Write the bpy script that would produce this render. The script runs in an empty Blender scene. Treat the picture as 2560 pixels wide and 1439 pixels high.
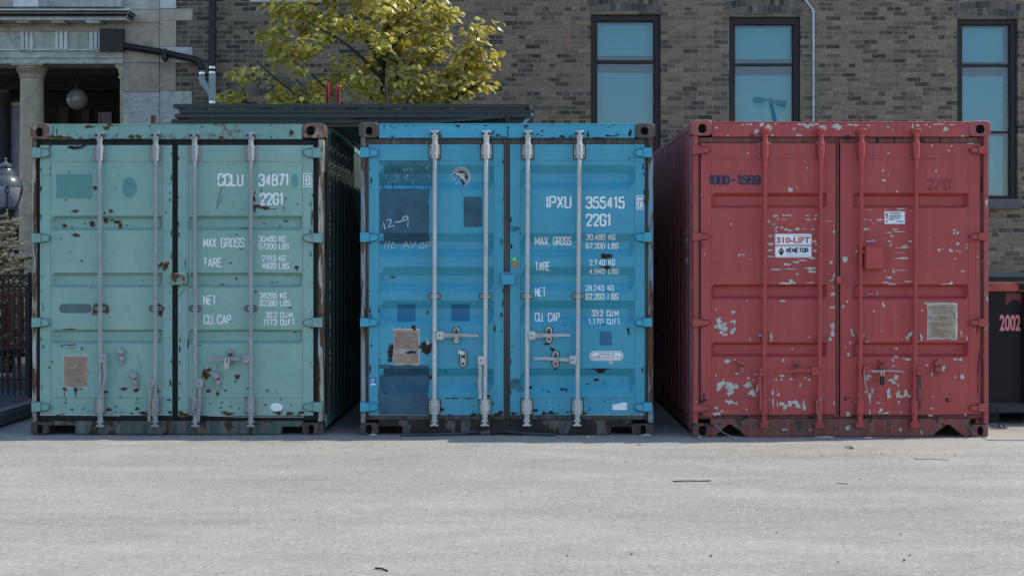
import bpy, bmesh, math, random
from mathutils import Vector, Matrix, noise as mnoise
R = math.radians
C = bpy.context.scene.collection
scn = bpy.context.scene
# ------------------------------------------------------------------ camera, sky, sun, exposure
D, F0, HC, PH = 11.733, 3555.6, 1.442, 650.0      # distance to the container fronts, focal length in photo px, eye height, horizon row
cd = bpy.data.cameras.new('camera'); cam = bpy.data.objects.new('camera', cd); C.objects.link(cam)
cam.location = (0, -D, HC); cam.rotation_euler = (R(90), 0, 0)
cd.lens = 50; cd.sensor_width = 36; cd.shift_y = -(719.5-PH)/2560; cd.clip_end = 2000
scn.camera = cam
SUN = Vector((0.77, 0.135, 1.0)).normalized()
w = bpy.data.worlds.new('World'); scn.world = w; w.use_nodes = True
nt = w.node_tree; bg = nt.nodes['Background']
sky = nt.nodes.new('ShaderNodeTexSky'); sky.sky_type = 'NISHITA'; sky.sun_disc = False
sky.sun_elevation = math.asin(SUN.z); sky.sun_rotation = math.atan2(SUN.x, SUN.y)
sky.air_density = 1.0; sky.dust_density = 0.6; sky.ozone_density = 1.6
nt.links.new(sky.outputs[0], bg.inputs[0]); bg.inputs[1].default_value = 0.15
sl = bpy.data.lights.new('sun', 'SUN'); sl.energy = 2.6; sl.angle = R(0.55); sl.color = (1.0, 0.93, 0.82)
so = bpy.data.objects.new('sun', sl); C.objects.link(so); so.location = (6, 3, 12)
so.rotation_euler = SUN.to_track_quat('Z', 'Y').to_euler()
vs = scn.view_settings
scn.display_settings.display_device = 'sRGB'
vs.view_transform = 'Standard'; vs.look = 'None'; vs.gamma = 1; vs.use_curve_mapping = False; vs.exposure = 1.0

# ------------------------------------------------------------------ helpers
def U(px, py, y=0.0):
    s = (D+y)/F0
    return Vector(((px-1280)*s, y, HC+(PH-py)*s))
def UX(px, y=0.0): return (px-1280)*(D+y)/F0
def UZ(py, y=0.0): return HC+(PH-py)*(D+y)/F0

class NT:
    def __init__(s, name):
        s.m = bpy.data.materials.new(name); s.m.use_nodes = True
        s.t = s.m.node_tree; s.b = s.t.nodes['Principled BSDF']; s.out = s.t.nodes['Material Output']
    def n(s, typ, ins=None, **props):
        nd = s.t.nodes.new('ShaderNode'+typ)
        for k, v in props.items(): setattr(nd, k, v)
        for k, v in (ins or {}).items(): s.set(nd.inputs[k], v)
        return nd
    def set(s, sock, v):
        if isinstance(v, bpy.types.NodeSocket): s.t.links.new(v, sock)
        else:
            if isinstance(v, tuple) and len(v) == 3 and sock.type == 'RGBA': v = (*v, 1)
            sock.default_value = v
    def obj(s): return s.n('TexCoord').outputs['Object']
    def map(s, vec, scale=(1, 1, 1), loc=(0, 0, 0)):
        return s.n('Mapping', {'Vector': vec, 'Scale': scale, 'Location': loc}).outputs[0]
    def noise(s, vec, scale, detail=4, rough=.55, dist=0, out=0):
        return s.n('TexNoise', {'Vector': vec, 'Scale': scale, 'Detail': detail, 'Roughness': rough, 'Distortion': dist}).outputs[out]
    def ramp(s, fac, stops, interp='LINEAR'):
        r = s.n('ValToRGB', {'Fac': fac}); cr = r.color_ramp; cr.interpolation = interp
        while len(cr.elements) < len(stops): cr.elements.new(.5)
        for e, (p, c) in zip(cr.elements, stops):
            e.position = p; e.color = (*c, 1) if isinstance(c, tuple) else (c, c, c, 1)
        return r.outputs[0]
    def mix(s, fac, a, b, blend='MIX'):
        m = s.n('Mix', data_type='RGBA', blend_type=blend)
        s.set(m.inputs[0], fac); s.set(m.inputs[6], a); s.set(m.inputs[7], b)
        return m.outputs[2]
    def math(s, op, a, b=0.0, c=0.0):
        m = s.n('Math', operation=op)
        s.set(m.inputs[0], a); s.set(m.inputs[1], b); s.set(m.inputs[2], c)
        return m.outputs[0]
    def bump(s, h, strength=.3, dist=.01):
        s.set(s.b.inputs['Normal'], s.n('Bump', {'Height': h, 'Strength': strength, 'Distance': dist}).outputs[0])
    def fin(s, col=None, rough=None, spec=.3, metal=0):
        if col is not None: s.set(s.b.inputs['Base Color'], col)
        if rough is not None: s.set(s.b.inputs['Roughness'], rough)
        s.set(s.b.inputs['Specular IOR Level'], spec); s.set(s.b.inputs['Metallic'], metal)
        return s.m

def plain(name, col, rough=.6, var=.25, scale=9, spec=.3, metal=0, bump=.1):
    t = NT(name); o = t.obj()
    n1 = t.noise(o, scale, 6, .65); f = t.ramp(n1, [(.3, 1-var), (.7, 1+var*.6)])
    t.bump(t.noise(o, scale*14, 3), bump, .004)
    return t.fin(t.mix(1, col, f, 'MULTIPLY'), t.math('ADD', rough-.08, t.math('MULTIPLY', n1, .16)), spec, metal)

RUST1, RUST2 = (.045, .022, .013), (.13, .06, .03)
def rust_col(t, o): return t.ramp(t.noise(o, 28, 5, .7), [(.32, RUST1), (.68, RUST2)])

def paint(name, col, col2, seed, rust=.70, rs=7, rough=.5, streak=.12, grime=.25, stretch=(1, 1, 1), edge=.02, spec=.35, rcol=None, bump=.12):
    """weathered steel paint: fading, vertical run marks, rust specks with a stained rim"""
    t = NT(name); o = t.obj(); oo = t.map(o, (1, 1, 1), (seed, seed*.7, seed*1.3))
    c = t.mix(t.ramp(t.noise(oo, 1.6, 5, .6), [(.35, 0.), (.68, 1.)]), col, col2)
    st = t.noise(t.map(oo, (26, 26, .8)), 1.0, 4, .6)
    c = t.mix(t.math('MULTIPLY', t.ramp(st, [(.45, 0.), (.75, 1.)]), streak), c, (.30, .27, .24))
    gr = t.noise(oo, 13, 8, .7)
    c = t.mix(t.math('MULTIPLY', t.ramp(gr, [(.5, 0.), (.78, 1.)]), grime), c, (.06, .055, .05))
    rn = t.noise(t.map(oo, stretch), rs, 9, .66)
    halo = t.ramp(rn, [(rust-.06, 0.), (rust, .55)])
    c = t.mix(halo, c, (.16, .10, .055))
    m = t.ramp(rn, [(rust, 0.), (rust+edge, 1.)])
    c = t.mix(m, c, rcol if rcol else rust_col(t, oo))
    h = t.math('SUBTRACT', t.math('MULTIPLY', t.noise(oo, 60, 3), .25), m)
    h = t.math('ADD', h, t.math('MULTIPLY', t.noise(oo, 2.6, 2, .4), 14.0))
    t.bump(h, bump, .006)
    return t.fin(c, t.math('ADD', rough, t.math('MULTIPLY', m, .3)), spec)

MATS = {}
def M(k): return MATS[k]

class MB:
    """collects faces, each with a material, and links them as one mesh object"""
    def __init__(s): s.v = []; s.f = []; s.fm = []; s.mats = []
    def mi(s, m):
        if m not in s.mats: s.mats.append(m)
        return s.mats.index(m)
    def add(s, vs, fs, m):
        b = len(s.v); s.v += [Vector(v) for v in vs]; i = s.mi(m)
        for f in fs: s.f.append([b+k for k in f]); s.fm.append(i)
        return s
    def box(s, x0, x1, y0, y1, z0, z1, m):
        if x0 > x1: x0, x1 = x1, x0
        if y0 > y1: y0, y1 = y1, y0
        if z0 > z1: z0, z1 = z1, z0
        v = [(x, y, z) for z in (z0, z1) for y in (y0, y1) for x in (x0, x1)]
        return s.add(v, [(0, 2, 3, 1), (4, 5, 7, 6), (0, 1, 5, 4), (1, 3, 7, 5), (3, 2, 6, 7), (2, 0, 4, 6)], m)
    def pbox(s, a, b, c, d, y0, y1, m, yr=None):
        """box from photo px a..b, rows c..d (measured on plane yr, default the front y0)"""
        r = y0 if yr is None else yr
        return s.box(UX(a, r), UX(b, r), y0, y1, UZ(d, r), UZ(c, r), m)
    def cyl(s, p0, p1, r0, m, r1=None, n=12, caps=True):
        p0, p1 = Vector(p0), Vector(p1); r1 = r0 if r1 is None else r1
        q = (p1-p0).to_track_quat('Z', 'Y'); v = []
        for p, r in ((p0, r0), (p1, r1)):
            for k in range(n):
                a = 2*math.pi*k/n; v.append(p+q@Vector((r*math.cos(a), r*math.sin(a), 0)))
        f = [(k, (k+1) % n, n+(k+1) % n, n+k) for k in range(n)]
        if caps: f += [tuple(range(n-1, -1, -1)), tuple(range(n, 2*n))]
        return s.add(v, f, m)
    def tube(s, pts, r, m, n=8):
        pts = [Vector(p) for p in pts]; rs = r if isinstance(r, (list, tuple)) else [r]*len(pts); v = []
        for i, p in enumerate(pts):
            d = (pts[min(i+1, len(pts)-1)]-pts[max(i-1, 0)]); q = d.to_track_quat('Z', 'Y')
            for k in range(n):
                a = 2*math.pi*k/n; v.append(p+q@Vector((rs[i]*math.cos(a), rs[i]*math.sin(a), 0)))
        f = [(i*n+k, i*n+(k+1) % n, (i+1)*n+(k+1) % n, (i+1)*n+k) for i in range(len(pts)-1) for k in range(n)]
        f += [tuple(range(n-1, -1, -1)), tuple((len(pts)-1)*n+k for k in range(n))]
        return s.add(v, f, m)
    def lathe(s, c, prof, m, n=24):
        v = [(c[0]+r*math.cos(2*math.pi*k/n), c[1]+r*math.sin(2*math.pi*k/n), c[2]+z) for r, z in prof for k in range(n)]
        f = [(i*n+k, i*n+(k+1) % n, (i+1)*n+(k+1) % n, (i+1)*n+k) for i in range(len(prof)-1) for k in range(n)]
        f += [tuple(range(n-1, -1, -1)), tuple((len(prof)-1)*n+k for k in range(n))]
        return s.add(v, f, m)
    def prism(s, poly, y0, y1, m):
        """poly in (x, z), extruded from y0 (front) to y1"""
        n = len(poly); v = [(x, y0, z) for x, z in poly]+[(x, y1, z) for x, z in poly]
        a = sum(poly[i][0]*poly[(i+1) % n][1]-poly[(i+1) % n][0]*poly[i][1] for i in range(n))
        f = [tuple(range(n)), tuple(range(2*n-1, n-1, -1))]+[(i, n+i, n+(i+1) % n, (i+1) % n) for i in range(n)]
        if a < 0: f = [tuple(reversed(q)) for q in f]
        return s.add(v, f, m)
    def pprism(s, poly, y0, y1, m): return s.prism([(UX(a, y0), UZ(b, y0)) for a, b in poly], y0, y1, m)
    def holed(s, outer, inner, y0, y1, m, mh, depth):
        """plate with a hole: outer and inner rings (x, z) of equal count, front y0, back y1; the hole is `depth` deep"""
        n = len(outer)
        v = [(x, y0, z) for x, z in outer]+[(x, y0, z) for x, z in inner]+[(x, y1, z) for x, z in outer]+[(x, y0+depth, z) for x, z in inner]
        s.add(v, [(i, (i+1) % n, n+(i+1) % n, n+i) for i in range(n)]+[(i, 2*n+i, 2*n+(i+1) % n, (i+1) % n) for i in range(n)]
              + [tuple(range(3*n-1, 2*n-1, -1))], m)
        s.add(v, [(n+i, n+(i+1) % n, 3*n+(i+1) % n, 3*n+i) for i in range(n)]+[tuple(range(3*n, 4*n))], mh)
    def build(s, name, parent=None, origin=None, bevel=0, smooth=False, seg=1, label=None):
        if origin is None: origin = root_of(parent).location if parent else Vector((0, 0, 0))
        me = bpy.data.meshes.new(name)
        me.from_pydata([v-Vector(origin) for v in s.v], [], s.f)
        for m in s.mats: me.materials.append(m)
        me.polygons.foreach_set('material_index', s.fm)
        bm = bmesh.new(); bm.from_mesh(me)
        if bevel:
            ed = [e for e in bm.edges if len(e.link_faces) == 2 and e.calc_face_angle(0) > .6]
            bmesh.ops.bevel(bm, geom=ed, offset=bevel, segments=seg, affect='EDGES', clamp_overlap=True)
        bmesh.ops.recalc_face_normals(bm, faces=bm.faces)
        for e in bm.edges:
            if len(e.link_faces) == 2 and e.calc_face_angle(0) > .7: e.smooth = False
        if smooth:
            for f in bm.faces: f.smooth = True
        bm.to_mesh(me); bm.free()
        o = bpy.data.objects.new(name, me); C.objects.link(o)
        if parent: o.parent = parent
        else: o.location = origin
        if label: o['label'] = label
        return o

def root_of(o):
    while o.parent: o = o.parent
    return o
def thing(name, label, cat, loc, group=None):
    o = bpy.data.objects.new(name, None); C.objects.link(o); o.location = loc; o.empty_display_size = .2
    return tag(o, label, cat, group)
def tag(o, label, cat, group=None, kind=None):
    o['label'] = label; o['category'] = cat
    if group: o['group'] = group
    if kind: o['kind'] = kind
    return o
def struct(o): o['kind'] = 'structure'; return o
def copy_tree(o, parent=None):
    c = o.copy(); C.objects.link(c)
    if parent: c.parent = parent
    for ch in list(o.children): copy_tree(ch, c)
    return c

# flat marks (paint, stickers, rust) that follow the pressed surface of a door
class Decal:
    def __init__(s): s.p = []
    def poly(s, pts, m, lift=.002): s.p.append((pts, m, lift))
    def rect(s, a, b, c, d, m, yr, lift=.002, wob=0, seed=0):
        pts = [(a, c), (b, c), (b, d), (a, d)]
        if wob:
            rnd = random.Random(seed); q = []
            for i in range(4):
                p0, p1 = pts[i], pts[(i+1) % 4]
                for k in range(8):
                    t = k/8; q.append((p0[0]+(p1[0]-p0[0])*t+rnd.uniform(-wob, wob), p0[1]+(p1[1]-p0[1])*t+rnd.uniform(-wob, wob)))
            pts = q
        s.poly([(UX(x, yr), UZ(z, yr)) for x, z in pts], m, lift)
    def ell(s, cx, cy, rx, ry, m, yr, lift=.002, n=28):
        s.poly([(UX(cx+rx*math.cos(2*math.pi*k/n), yr), UZ(cy+ry*math.sin(2*math.pi*k/n), yr)) for k in range(n)], m, lift)
    def pill(s, a, b, c, d, m, yr, lift=.002, r=None, n=8):
        r = (d-c)/2 if r is None else r; pts = []
        for cx, cy, a0 in ((b-r, d-r, 0), (a+r, d-r, 90), (a+r, c+r, 180), (b-r, c+r, 270)):
            for k in range(n+1):
                t = R(a0+90*k/n); pts.append((cx+r*math.cos(t), cy+r*math.sin(t)))
        s.poly([(UX(x, yr), UZ(z, yr)) for x, z in pts], m, lift)
    def blob(s, cx, cy, rx, ry, m, yr, lift=.0025, seed=0, jag=.55):
        rnd = random.Random(seed); n = 18 if max(rx, ry) < 5 else 44
        off = Vector((rnd.uniform(0, 99), rnd.uniform(0, 99), 0)); pts = []
        for k in range(n):
            a = 2*math.pi*k/n; d = Vector((math.cos(a), math.sin(a), 0))
            q = 1+jag*(1.5*mnoise.noise(off+d*1.1)+.9*mnoise.noise(off*1.7+d*2.8)+.6*mnoise.noise(off*2.3+d*6.5)+rnd.uniform(-.13, .13))
            q = max(.25, q); pts.append((cx+rx*q*d.x, cy+ry*q*d.y))
        s.poly([(UX(x, yr), UZ(z, yr)) for x, z in pts], m, lift)
    def line(s, pts, wd, m, yr, lift=.002, closed=False, round_=0):
        """stroke of width wd px along pts px"""
        P = [Vector((a, b)) for a, b in pts]
        if round_:
            Q = []; n = len(P)
            for i, p in enumerate(P):
                if not closed and i in (0, n-1): Q.append(p); continue
                a, b = P[i-1], P[(i+1) % n]; r = min(round_, (a-p).length*.49, (b-p).length*.49)
                d0, d1 = (a-p).normalized()*r, (b-p).normalized()*r
                for k in range(5):
                    t = k/4; Q.append((p+d0)*(1-t)**2+p*2*t*(1-t)+(p+d1)*t*t)
            P = Q
        n = len(P); L = []; Rr = []
        for i in range(n):
            a = P[i-1] if (i or closed) else P[i]; b = P[(i+1) % n] if (i < n-1 or closed) else P[i]
            d0 = (P[i]-a); d1 = (b-P[i])
            if d0.length < 1e-6: d0 = d1
            if d1.length < 1e-6: d1 = d0
            d0, d1 = d0.normalized(), d1.normalized(); t = (d0+d1)
            t = t.normalized() if t.length > .1 else d0
            nn = Vector((-t.y, t.x)); c = max(.45, abs(nn.dot(Vector((-d0.y, d0.x)))))
            L.append(P[i]+nn*wd/2/c); Rr.append(P[i]-nn*wd/2/c)
        for i in range(n if closed else n-1):
            j = (i+1) % n
            s.poly([(UX(q.x, yr), UZ(q.y, yr)) for q in (L[i], L[j], Rr[j], Rr[i])], m, lift)
    def text(s, body, a, b, c, d, m, yr, wd, lift=.0035):
        """gas-pipe container lettering fitted to px a..b, rows c..d"""
        wid = [GW.get(ch, 1.0) for ch in body]; tot = sum(wid)+.42*(len(body)-1)
        u = (b-a-wd)/tot; x = a+wd/2; top, bot = c+wd/2, d-wd/2
        for ch, g in zip(body, wid):
            for k, (mode, pts) in enumerate(GLYPH.get(ch, [])):
                P = [(x+p*g*u, bot+(top-bot)*q) for p, q in pts]
                s.line(P, wd, m, yr, lift+.0003*k, closed='c' in mode, round_=(u*.42 if 'r' in mode else 0))
            x += (g+.42)*u
    def font(s, body, a, b, c, d, m, yr, bold=0, lift=.0035, shear=0):
        for pts in font_polys(body, bold, shear):
            s.poly([(UX(a+(b-a)*x, yr), UZ(d+(c-d)*z, yr)) for x, z in pts], m, lift)
    def build(s, name, parent, depth, xb, zb, y0, label=None):
        bm = bmesh.new(); mats = []
        ll = bm.faces.layers.float.new('lift')
        for pts, m, lift in s.p:
            if m not in mats: mats.append(m)
            try: f = bm.faces.new([bm.verts.new((x, 0, z)) for x, z in pts])
            except ValueError: continue
            f.material_index = mats.index(m); f[ll] = lift
            f.normal_update()
            if f.normal.y > 0: f.normal_flip()
        for x in xb: bmesh.ops.bisect_plane(bm, geom=bm.verts[:]+bm.edges[:]+bm.faces[:], plane_co=(x, 0, 0), plane_no=(1, 0, 0))
        for z in zb: bmesh.ops.bisect_plane(bm, geom=bm.verts[:]+bm.edges[:]+bm.faces[:], plane_co=(0, 0, z), plane_no=(0, 0, 1))
        for v in bm.verts:
            lf = v.link_faces[0][ll] if v.link_faces else .002
            v.co.y = y0+depth(v.co.x, v.co.z)-lf
        org = root_of(parent).location
        for v in bm.verts: v.co -= org
        me = bpy.data.meshes.new(name); bm.to_mesh(me); bm.free()
        for m in mats: me.materials.append(m)
        if name in WEAR:                       # wear is pattern: it joins the mesh of the part it lies on
            pm = parent.data; k = len(pm.materials)
            for m in mats: pm.materials.append(m)
            me.polygons.foreach_set('material_index', [p.material_index+k for p in me.polygons])
            bm = bmesh.new(); bm.from_mesh(pm); bm.from_mesh(me); bm.to_mesh(pm); bm.free(); bpy.data.meshes.remove(me)
            return parent
        o = bpy.data.objects.new(name, me); C.objects.link(o); o.parent = parent
        if label: o['label'] = label
        return o
WEAR = ('chalk_writing', 'rust_patch', 'paint_chip', 'seam', 'overpaint')
_fc = {}
def font_polys(body, bold=0, shear=0):
    """glyph faces of the built-in font, normalised to a unit box"""
    k = (body, bold, shear)
    if k not in _fc:
        cu = bpy.data.curves.new('type', 'FONT'); cu.body = body; cu.size = 1; cu.offset = bold; cu.shear = shear; cu.resolution_u = 4
        o = bpy.data.objects.new('type', cu); C.objects.link(o)
        dg = bpy.context.evaluated_depsgraph_get(); dg.update()
        me = bpy.data.meshes.new_from_object(o.evaluated_get(dg))
        vs = [v.co.copy() for v in me.vertices]; fs = [list(p.vertices) for p in me.polygons]
        bpy.data.objects.remove(o); bpy.data.curves.remove(cu); bpy.data.meshes.remove(me)
        x0, x1 = min(v.x for v in vs), max(v.x for v in vs); y0, y1 = min(v.y for v in vs), max(v.y for v in vs)
        _fc[k] = [[((vs[i].x-x0)/(x1-x0), (vs[i].y-y0)/(y1-y0)) for i in f] for f in fs]
    return _fc[k]
GW = {'1': .55, 'I': .12, '.': .12, ',': .12, ' ': .75, '-': .7, 'M': 1.25, 'T': .95, '|': .2, 'W': 1.3}
GLYPH = {
 '0': [('cr', [(0, 0), (1, 0), (1, 1), (0, 1)])], 'O': [('cr', [(0, 0), (1, 0), (1, 1), (0, 1)])],
 '1': [('', [(0, .82), (.7, 1), (.7, 0)])], 'I': [('', [(.5, 0), (.5, 1)])],
 '2': [('r', [(0, .70), (0, 1), (1, 1), (1, .58), (.03, .04)]), ('', [(0, 0), (1, 0)])],
 '3': [('r', [(0, .75), (0, 1), (1, 1), (1, .53), (.3, .53)]), ('r', [(.3, .53), (1, .53), (1, 0), (0, 0), (0, .25)])],
 '4': [('', [(.72, 0), (.72, 1)]), ('', [(.70, .97), (.02, .27)]), ('', [(0, .25), (1, .25)])],
 '5': [('r', [(1, 1), (.06, .99), (.02, .56), (1, .62), (1, 0), (0, 0), (0, .24)])],
 '6': [('r', [(1, .76), (1, 1), (0, 1), (0, 0), (1, 0), (1, .56), (.05, .55)])],
 '7': [('', [(0, 1), (1, 1), (.35, 0)])],
 '8': [('cr', [(.06, .53), (.94, .53), (.94, 1), (.06, 1)]), ('cr', [(0, 0), (1, 0), (1, .53), (0, .53)])],
 '9': [('r', [(0, .24), (0, 0), (1, 0), (1, 1), (0, 1), (0, .44), (.95, .45)])],
 'A': [('', [(0, 0), (.46, 1)]), ('', [(.54, 1), (1, 0)]), ('', [(.18, .3), (.82, .3)])],
 'B': [('', [(0, 0), (0, 1)]), ('r', [(0, 1), (.94, 1), (.94, .53), (0, .53)]), ('r', [(0, .53), (1, .53), (1, 0), (0, 0)])],
 'C': [('r', [(1, .68), (1, 1), (0, 1), (0, 0), (1, 0), (1, .32)])],
 'E': [('', [(.95, 1), (0, 1), (0, 0), (.95, 0)]), ('', [(0, .53), (.8, .53)])],
 'F': [('', [(.95, 1), (0, 1), (0, 0)]), ('', [(0, .53), (.8, .53)])],
 'G': [('r', [(1, .72), (1, 1), (0, 1), (0, 0), (1, 0), (1, .48)]), ('', [(1, .47), (.55, .47)])],
 'K': [('', [(0, 0), (0, 1)]), ('', [(1, 1), (.05, .38)]), ('', [(.35, .55), (1, 0)])],
 'L': [('', [(0, 1), (0, 0), (.95, 0)])], 'T': [('', [(0, 1), (1, 1)]), ('', [(.5, 1), (.5, 0)])],
 '~': [('', [(.0, 1), (.6, 1), (.55, 0)])],
 'M': [('', [(0, 0), (0, 1)]), ('', [(.02, .96), (.5, .22)]), ('', [(.5, .22), (.98, .96)]), ('', [(1, 0), (1, 1)])],
 'N': [('', [(0, 0), (0, 1)]), ('', [(0, .97), (1, .03)]), ('', [(1, 0), (1, 1)])],
 'P': [('r', [(0, 0), (0, 1), (1, 1), (1, .47), (.04, .47)])],
 'R': [('r', [(0, 0), (0, 1), (1, 1), (1, .5), (.04, .5)]), ('', [(.55, .5), (1, 0)])],
 'S': [('r', [(1, .76), (1, 1), (0, 1), (0, .56), (1, .48), (1, 0), (0, 0), (0, .24)])],
 'U': [('r', [(0, 1), (0, 0), (1, 0), (1, 1)])], 'V': [('', [(0, 1), (.46, 0)]), ('', [(.54, 0), (1, 1)])],
 'X': [('', [(0, 0), (1, 1)]), ('', [(0, 1), (1, 0)])],
 '.': [('', [(.5, -.02), (.5, .06)])], ',': [('', [(.7, .05), (.3, -.12)])], '-': [('', [(0, .48), (1, .48)])],
 'H': [('', [(0, 0), (0, 1)]), ('', [(1, 0), (1, 1)]), ('', [(0, .5), (1, .5)])],
 'D': [('cr', [(0, 0), (1, 0), (1, 1), (0, 1)])],
}
#PART2
# ------------------------------------------------------------------ materials
def build_materials():
    A = MATS
    # containers
    A['g_paint'] = paint('sea_green_paint', (.18, .335, .298), (.225, .37, .322), 3.1, rust=.72, rs=9, streak=.13, grime=.24)
    A['g_frame'] = paint('worn_green_frame', (.165, .335, .30), (.14, .29, .26), 7.7, rust=.62, rs=5, streak=.25, grime=.4)
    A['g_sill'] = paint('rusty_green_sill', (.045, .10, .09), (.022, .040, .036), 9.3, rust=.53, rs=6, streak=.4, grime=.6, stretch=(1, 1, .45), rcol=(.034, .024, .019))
    A['g_post'] = paint('rusty_green_post', (.27, .38, .34), (.42, .34, .28), 2.3, rust=.49, rs=9, streak=.4, grime=.4, stretch=(2, 2, .25))
    A['b_paint'] = paint('sky_blue_paint', (.032, .262, .375), (.052, .29, .395), 5.2, rust=.77, rs=9, streak=.09, grime=.20, rough=.42)
    A['b_frame'] = paint('worn_blue_frame', (.042, .32, .45), (.035, .275, .40), 1.7, rust=.70, rs=7, streak=.10, grime=.2)
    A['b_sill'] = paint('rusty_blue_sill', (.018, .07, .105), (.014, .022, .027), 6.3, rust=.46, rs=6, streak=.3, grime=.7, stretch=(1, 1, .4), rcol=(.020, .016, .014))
    A['b_post'] = paint('rusty_blue_post', (.10, .27, .38), (.22, .24, .24), 8.3, rust=.50, rs=9, streak=.4, grime=.5, stretch=(2, 2, .25))
    A['r_paint'] = paint('red_paint', (.375, .055, .052), (.315, .045, .043), 4.4, rust=.75, rs=12, streak=.08, grime=.22, rcol=(.42, .41, .38), rough=.5)
    A['r_frame'] = paint('chipped_red_frame', (.36, .055, .05), (.30, .045, .042), 8.8, rust=.66, rs=9, streak=.1, grime=.25, rcol=(.43, .42, .39))
    A['r_post'] = paint('scuffed_red_post', (.36, .065, .058), (.26, .045, .04), 5.8, rust=.60, rs=16, streak=.2, grime=.4, rcol=(.48, .46, .44), stretch=(1, 1, .5))
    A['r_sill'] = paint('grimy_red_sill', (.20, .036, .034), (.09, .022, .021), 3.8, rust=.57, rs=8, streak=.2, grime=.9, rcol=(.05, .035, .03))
    A['r_hard'] = paint('chipped_red_hardware', (.36, .05, .046), (.30, .042, .04), 6.9, rust=.65, rs=18, streak=.0, grime=.35, rcol=(.45, .44, .42), rough=.45)
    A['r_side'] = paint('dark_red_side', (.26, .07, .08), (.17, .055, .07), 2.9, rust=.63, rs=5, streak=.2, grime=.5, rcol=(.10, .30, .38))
    A['g_side'] = paint('shaded_green_side', (.07, .105, .095), (.08, .12, .108), 1.2, rust=.72, rs=6, streak=.2, grime=.2)  # paint darkened to stand for the shade in the gap between containers
    A['b_side'] = paint('shaded_blue_side', (.02, .07, .09), (.02, .055, .075), 1.9, rust=.68, rs=6, streak=.2, grime=.3)  # darkened too, so the gap beside the green container looks shaded
    A['casting'] = paint('rusty_casting', (.135, .062, .046), (.065, .038, .031), 2.2, rust=.55, rs=13, streak=.2, grime=.5, rcol=(.27, .21, .18))
    A['casting_dk'] = paint('dark_casting', (.075, .052, .045), (.05, .04, .036), 4.2, rust=.60, rs=10, streak=.2, grime=.4, rcol=(.13, .085, .06))
    A['casting_low'] = paint('darkened_low_casting', (.045, .030, .024), (.028, .020, .017), 5.2, rust=.60, rs=12, streak=.2, grime=.5, rcol=(.075, .045, .032))  # bottom castings painted darker to offset light bounced off the ground
    A['r_castlow'] = paint('darkened_red_casting', (.13, .032, .03), (.06, .022, .02), 1.4, rust=.56, rs=9, streak=.2, grime=.7, rcol=(.035, .022, .02))  # red bottom castings, darkened against the same ground bounce
    A['r_cast'] = paint('red_casting', (.33, .07, .065), (.22, .055, .05), 7.2, rust=.60, rs=8, streak=.2, grime=.6, rcol=(.14, .06, .045))
    A['black_hole'] = plain('hollow_dark', (.012, .011, .010), .9)
    A['gasket'] = plain('black_rubber', (.009, .009, .0095), .65, .4, 20)
    A['gasket_rust'] = paint('rust_stained_rubber', (.030, .028, .028), (.05, .04, .035), 3.3, rust=.62, rs=9, streak=.3, grime=.3, stretch=(1, 1, .15), rcol=(.10, .06, .04))
    A['galv'] = paint('grey_galvanised', (.27, .295, .30), (.19, .215, .225), 2.6, rust=.70, rs=16, streak=.25, grime=.55, stretch=(1, 1, .35), rough=.38, spec=.5)
    A['galv_w'] = paint('pale_galvanised', (.49, .495, .475), (.34, .36, .355), 9.6, rust=.68, rs=14, streak=.35, grime=.6, stretch=(1, 1, .3), rough=.36, spec=.5)
    A['steel_bar'] = paint('dull_steel_bar', (.20, .20, .21), (.26, .26, .26), 3.6, rust=.66, rs=14, streak=.3, grime=.5, rough=.5)
    A['steel_warm'] = paint('rusty_steel_bar', (.33, .30, .27), (.40, .39, .38), 5.6, rust=.64, rs=12, streak=.3, grime=.5, rough=.5, rcol=(.22, .14, .10))
    A['bolt'] = plain('dark_bolt', (.05, .045, .045), .6, .4, 40)
    A['rust'] = plain('rust_scab', (.055, .028, .017), .95, .55, 40)
    A['rust_rim_dk'] = plain('dark_rust_and_rim', (.028, .020, .016), .95, .4, 30)
    A['rust_lt'] = plain('rust_stain', (.15, .095, .055), .9, .4, 30)
    A['primer'] = plain('bare_primer', (.44, .435, .40), .75, .3, 26)
    A['primer_dk'] = plain('bare_primer_grey', (.35, .35, .33), .7, .3, 40)
    A['white'] = plain('white_lettering', (.72, .76, .76), .6, .16, 30)
    A['g_mark'] = plain('teal_patch', (.085, .235, .215), .5, .1, 12)
    A['g_mark2'] = plain('faded_teal_digit', (.09, .27, .27), .5, .1, 12)
    A['g_pill'] = plain('grey_green_patch', (.075, .135, .13), .5, .2, 20)
    A['navy'] = plain('navy_patch', (.026, .088, .135), .45, .45, 6)
    A['teal_dk'] = plain('scuffed_dark_blue', (.03, .15, .20), .5, .45, 14)
    A['b_square'] = plain('mid_blue_square', (.018, .13, .24), .45, .12, 14)
    A['navy_ink'] = plain('navy_stencil_ink', (.035, .042, .075), .7, .35, 40)
    A['ghost_ink'] = plain('faded_stencil_ink', (.24, .045, .05), .7, .4, 40)
    A['chalk'] = plain('chalk', (.55, .62, .66), .9, .3, 60)
    A['plate'] = plain('tan_data_plate', (.30, .215, .165), .5, .35, 22)
    A['plate2'] = plain('silver_data_plate', (.30, .25, .18), .45, .4, 22)
    A['plate_ink'] = plain('plate_ink', (.17, .115, .09), .6, .3, 60)
    A['plate_edge'] = plain('plate_edge', (.42, .42, .41), .5, .3, 40)
    A['sign'] = plain('white_sign', (.72, .74, .77), .4, .05, 8)
    A['sign_red'] = plain('sign_red', (.42, .075, .04), .5, .05)
    A['sign_ink'] = plain('sign_ink', (.03, .03, .035), .5, .05)
    A['sign_grey'] = plain('sign_grey', (.22, .22, .24), .5, .05)
    A['stk_green'] = plain('green_sticker', (.03, .38, .14), .5, .05)
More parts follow.
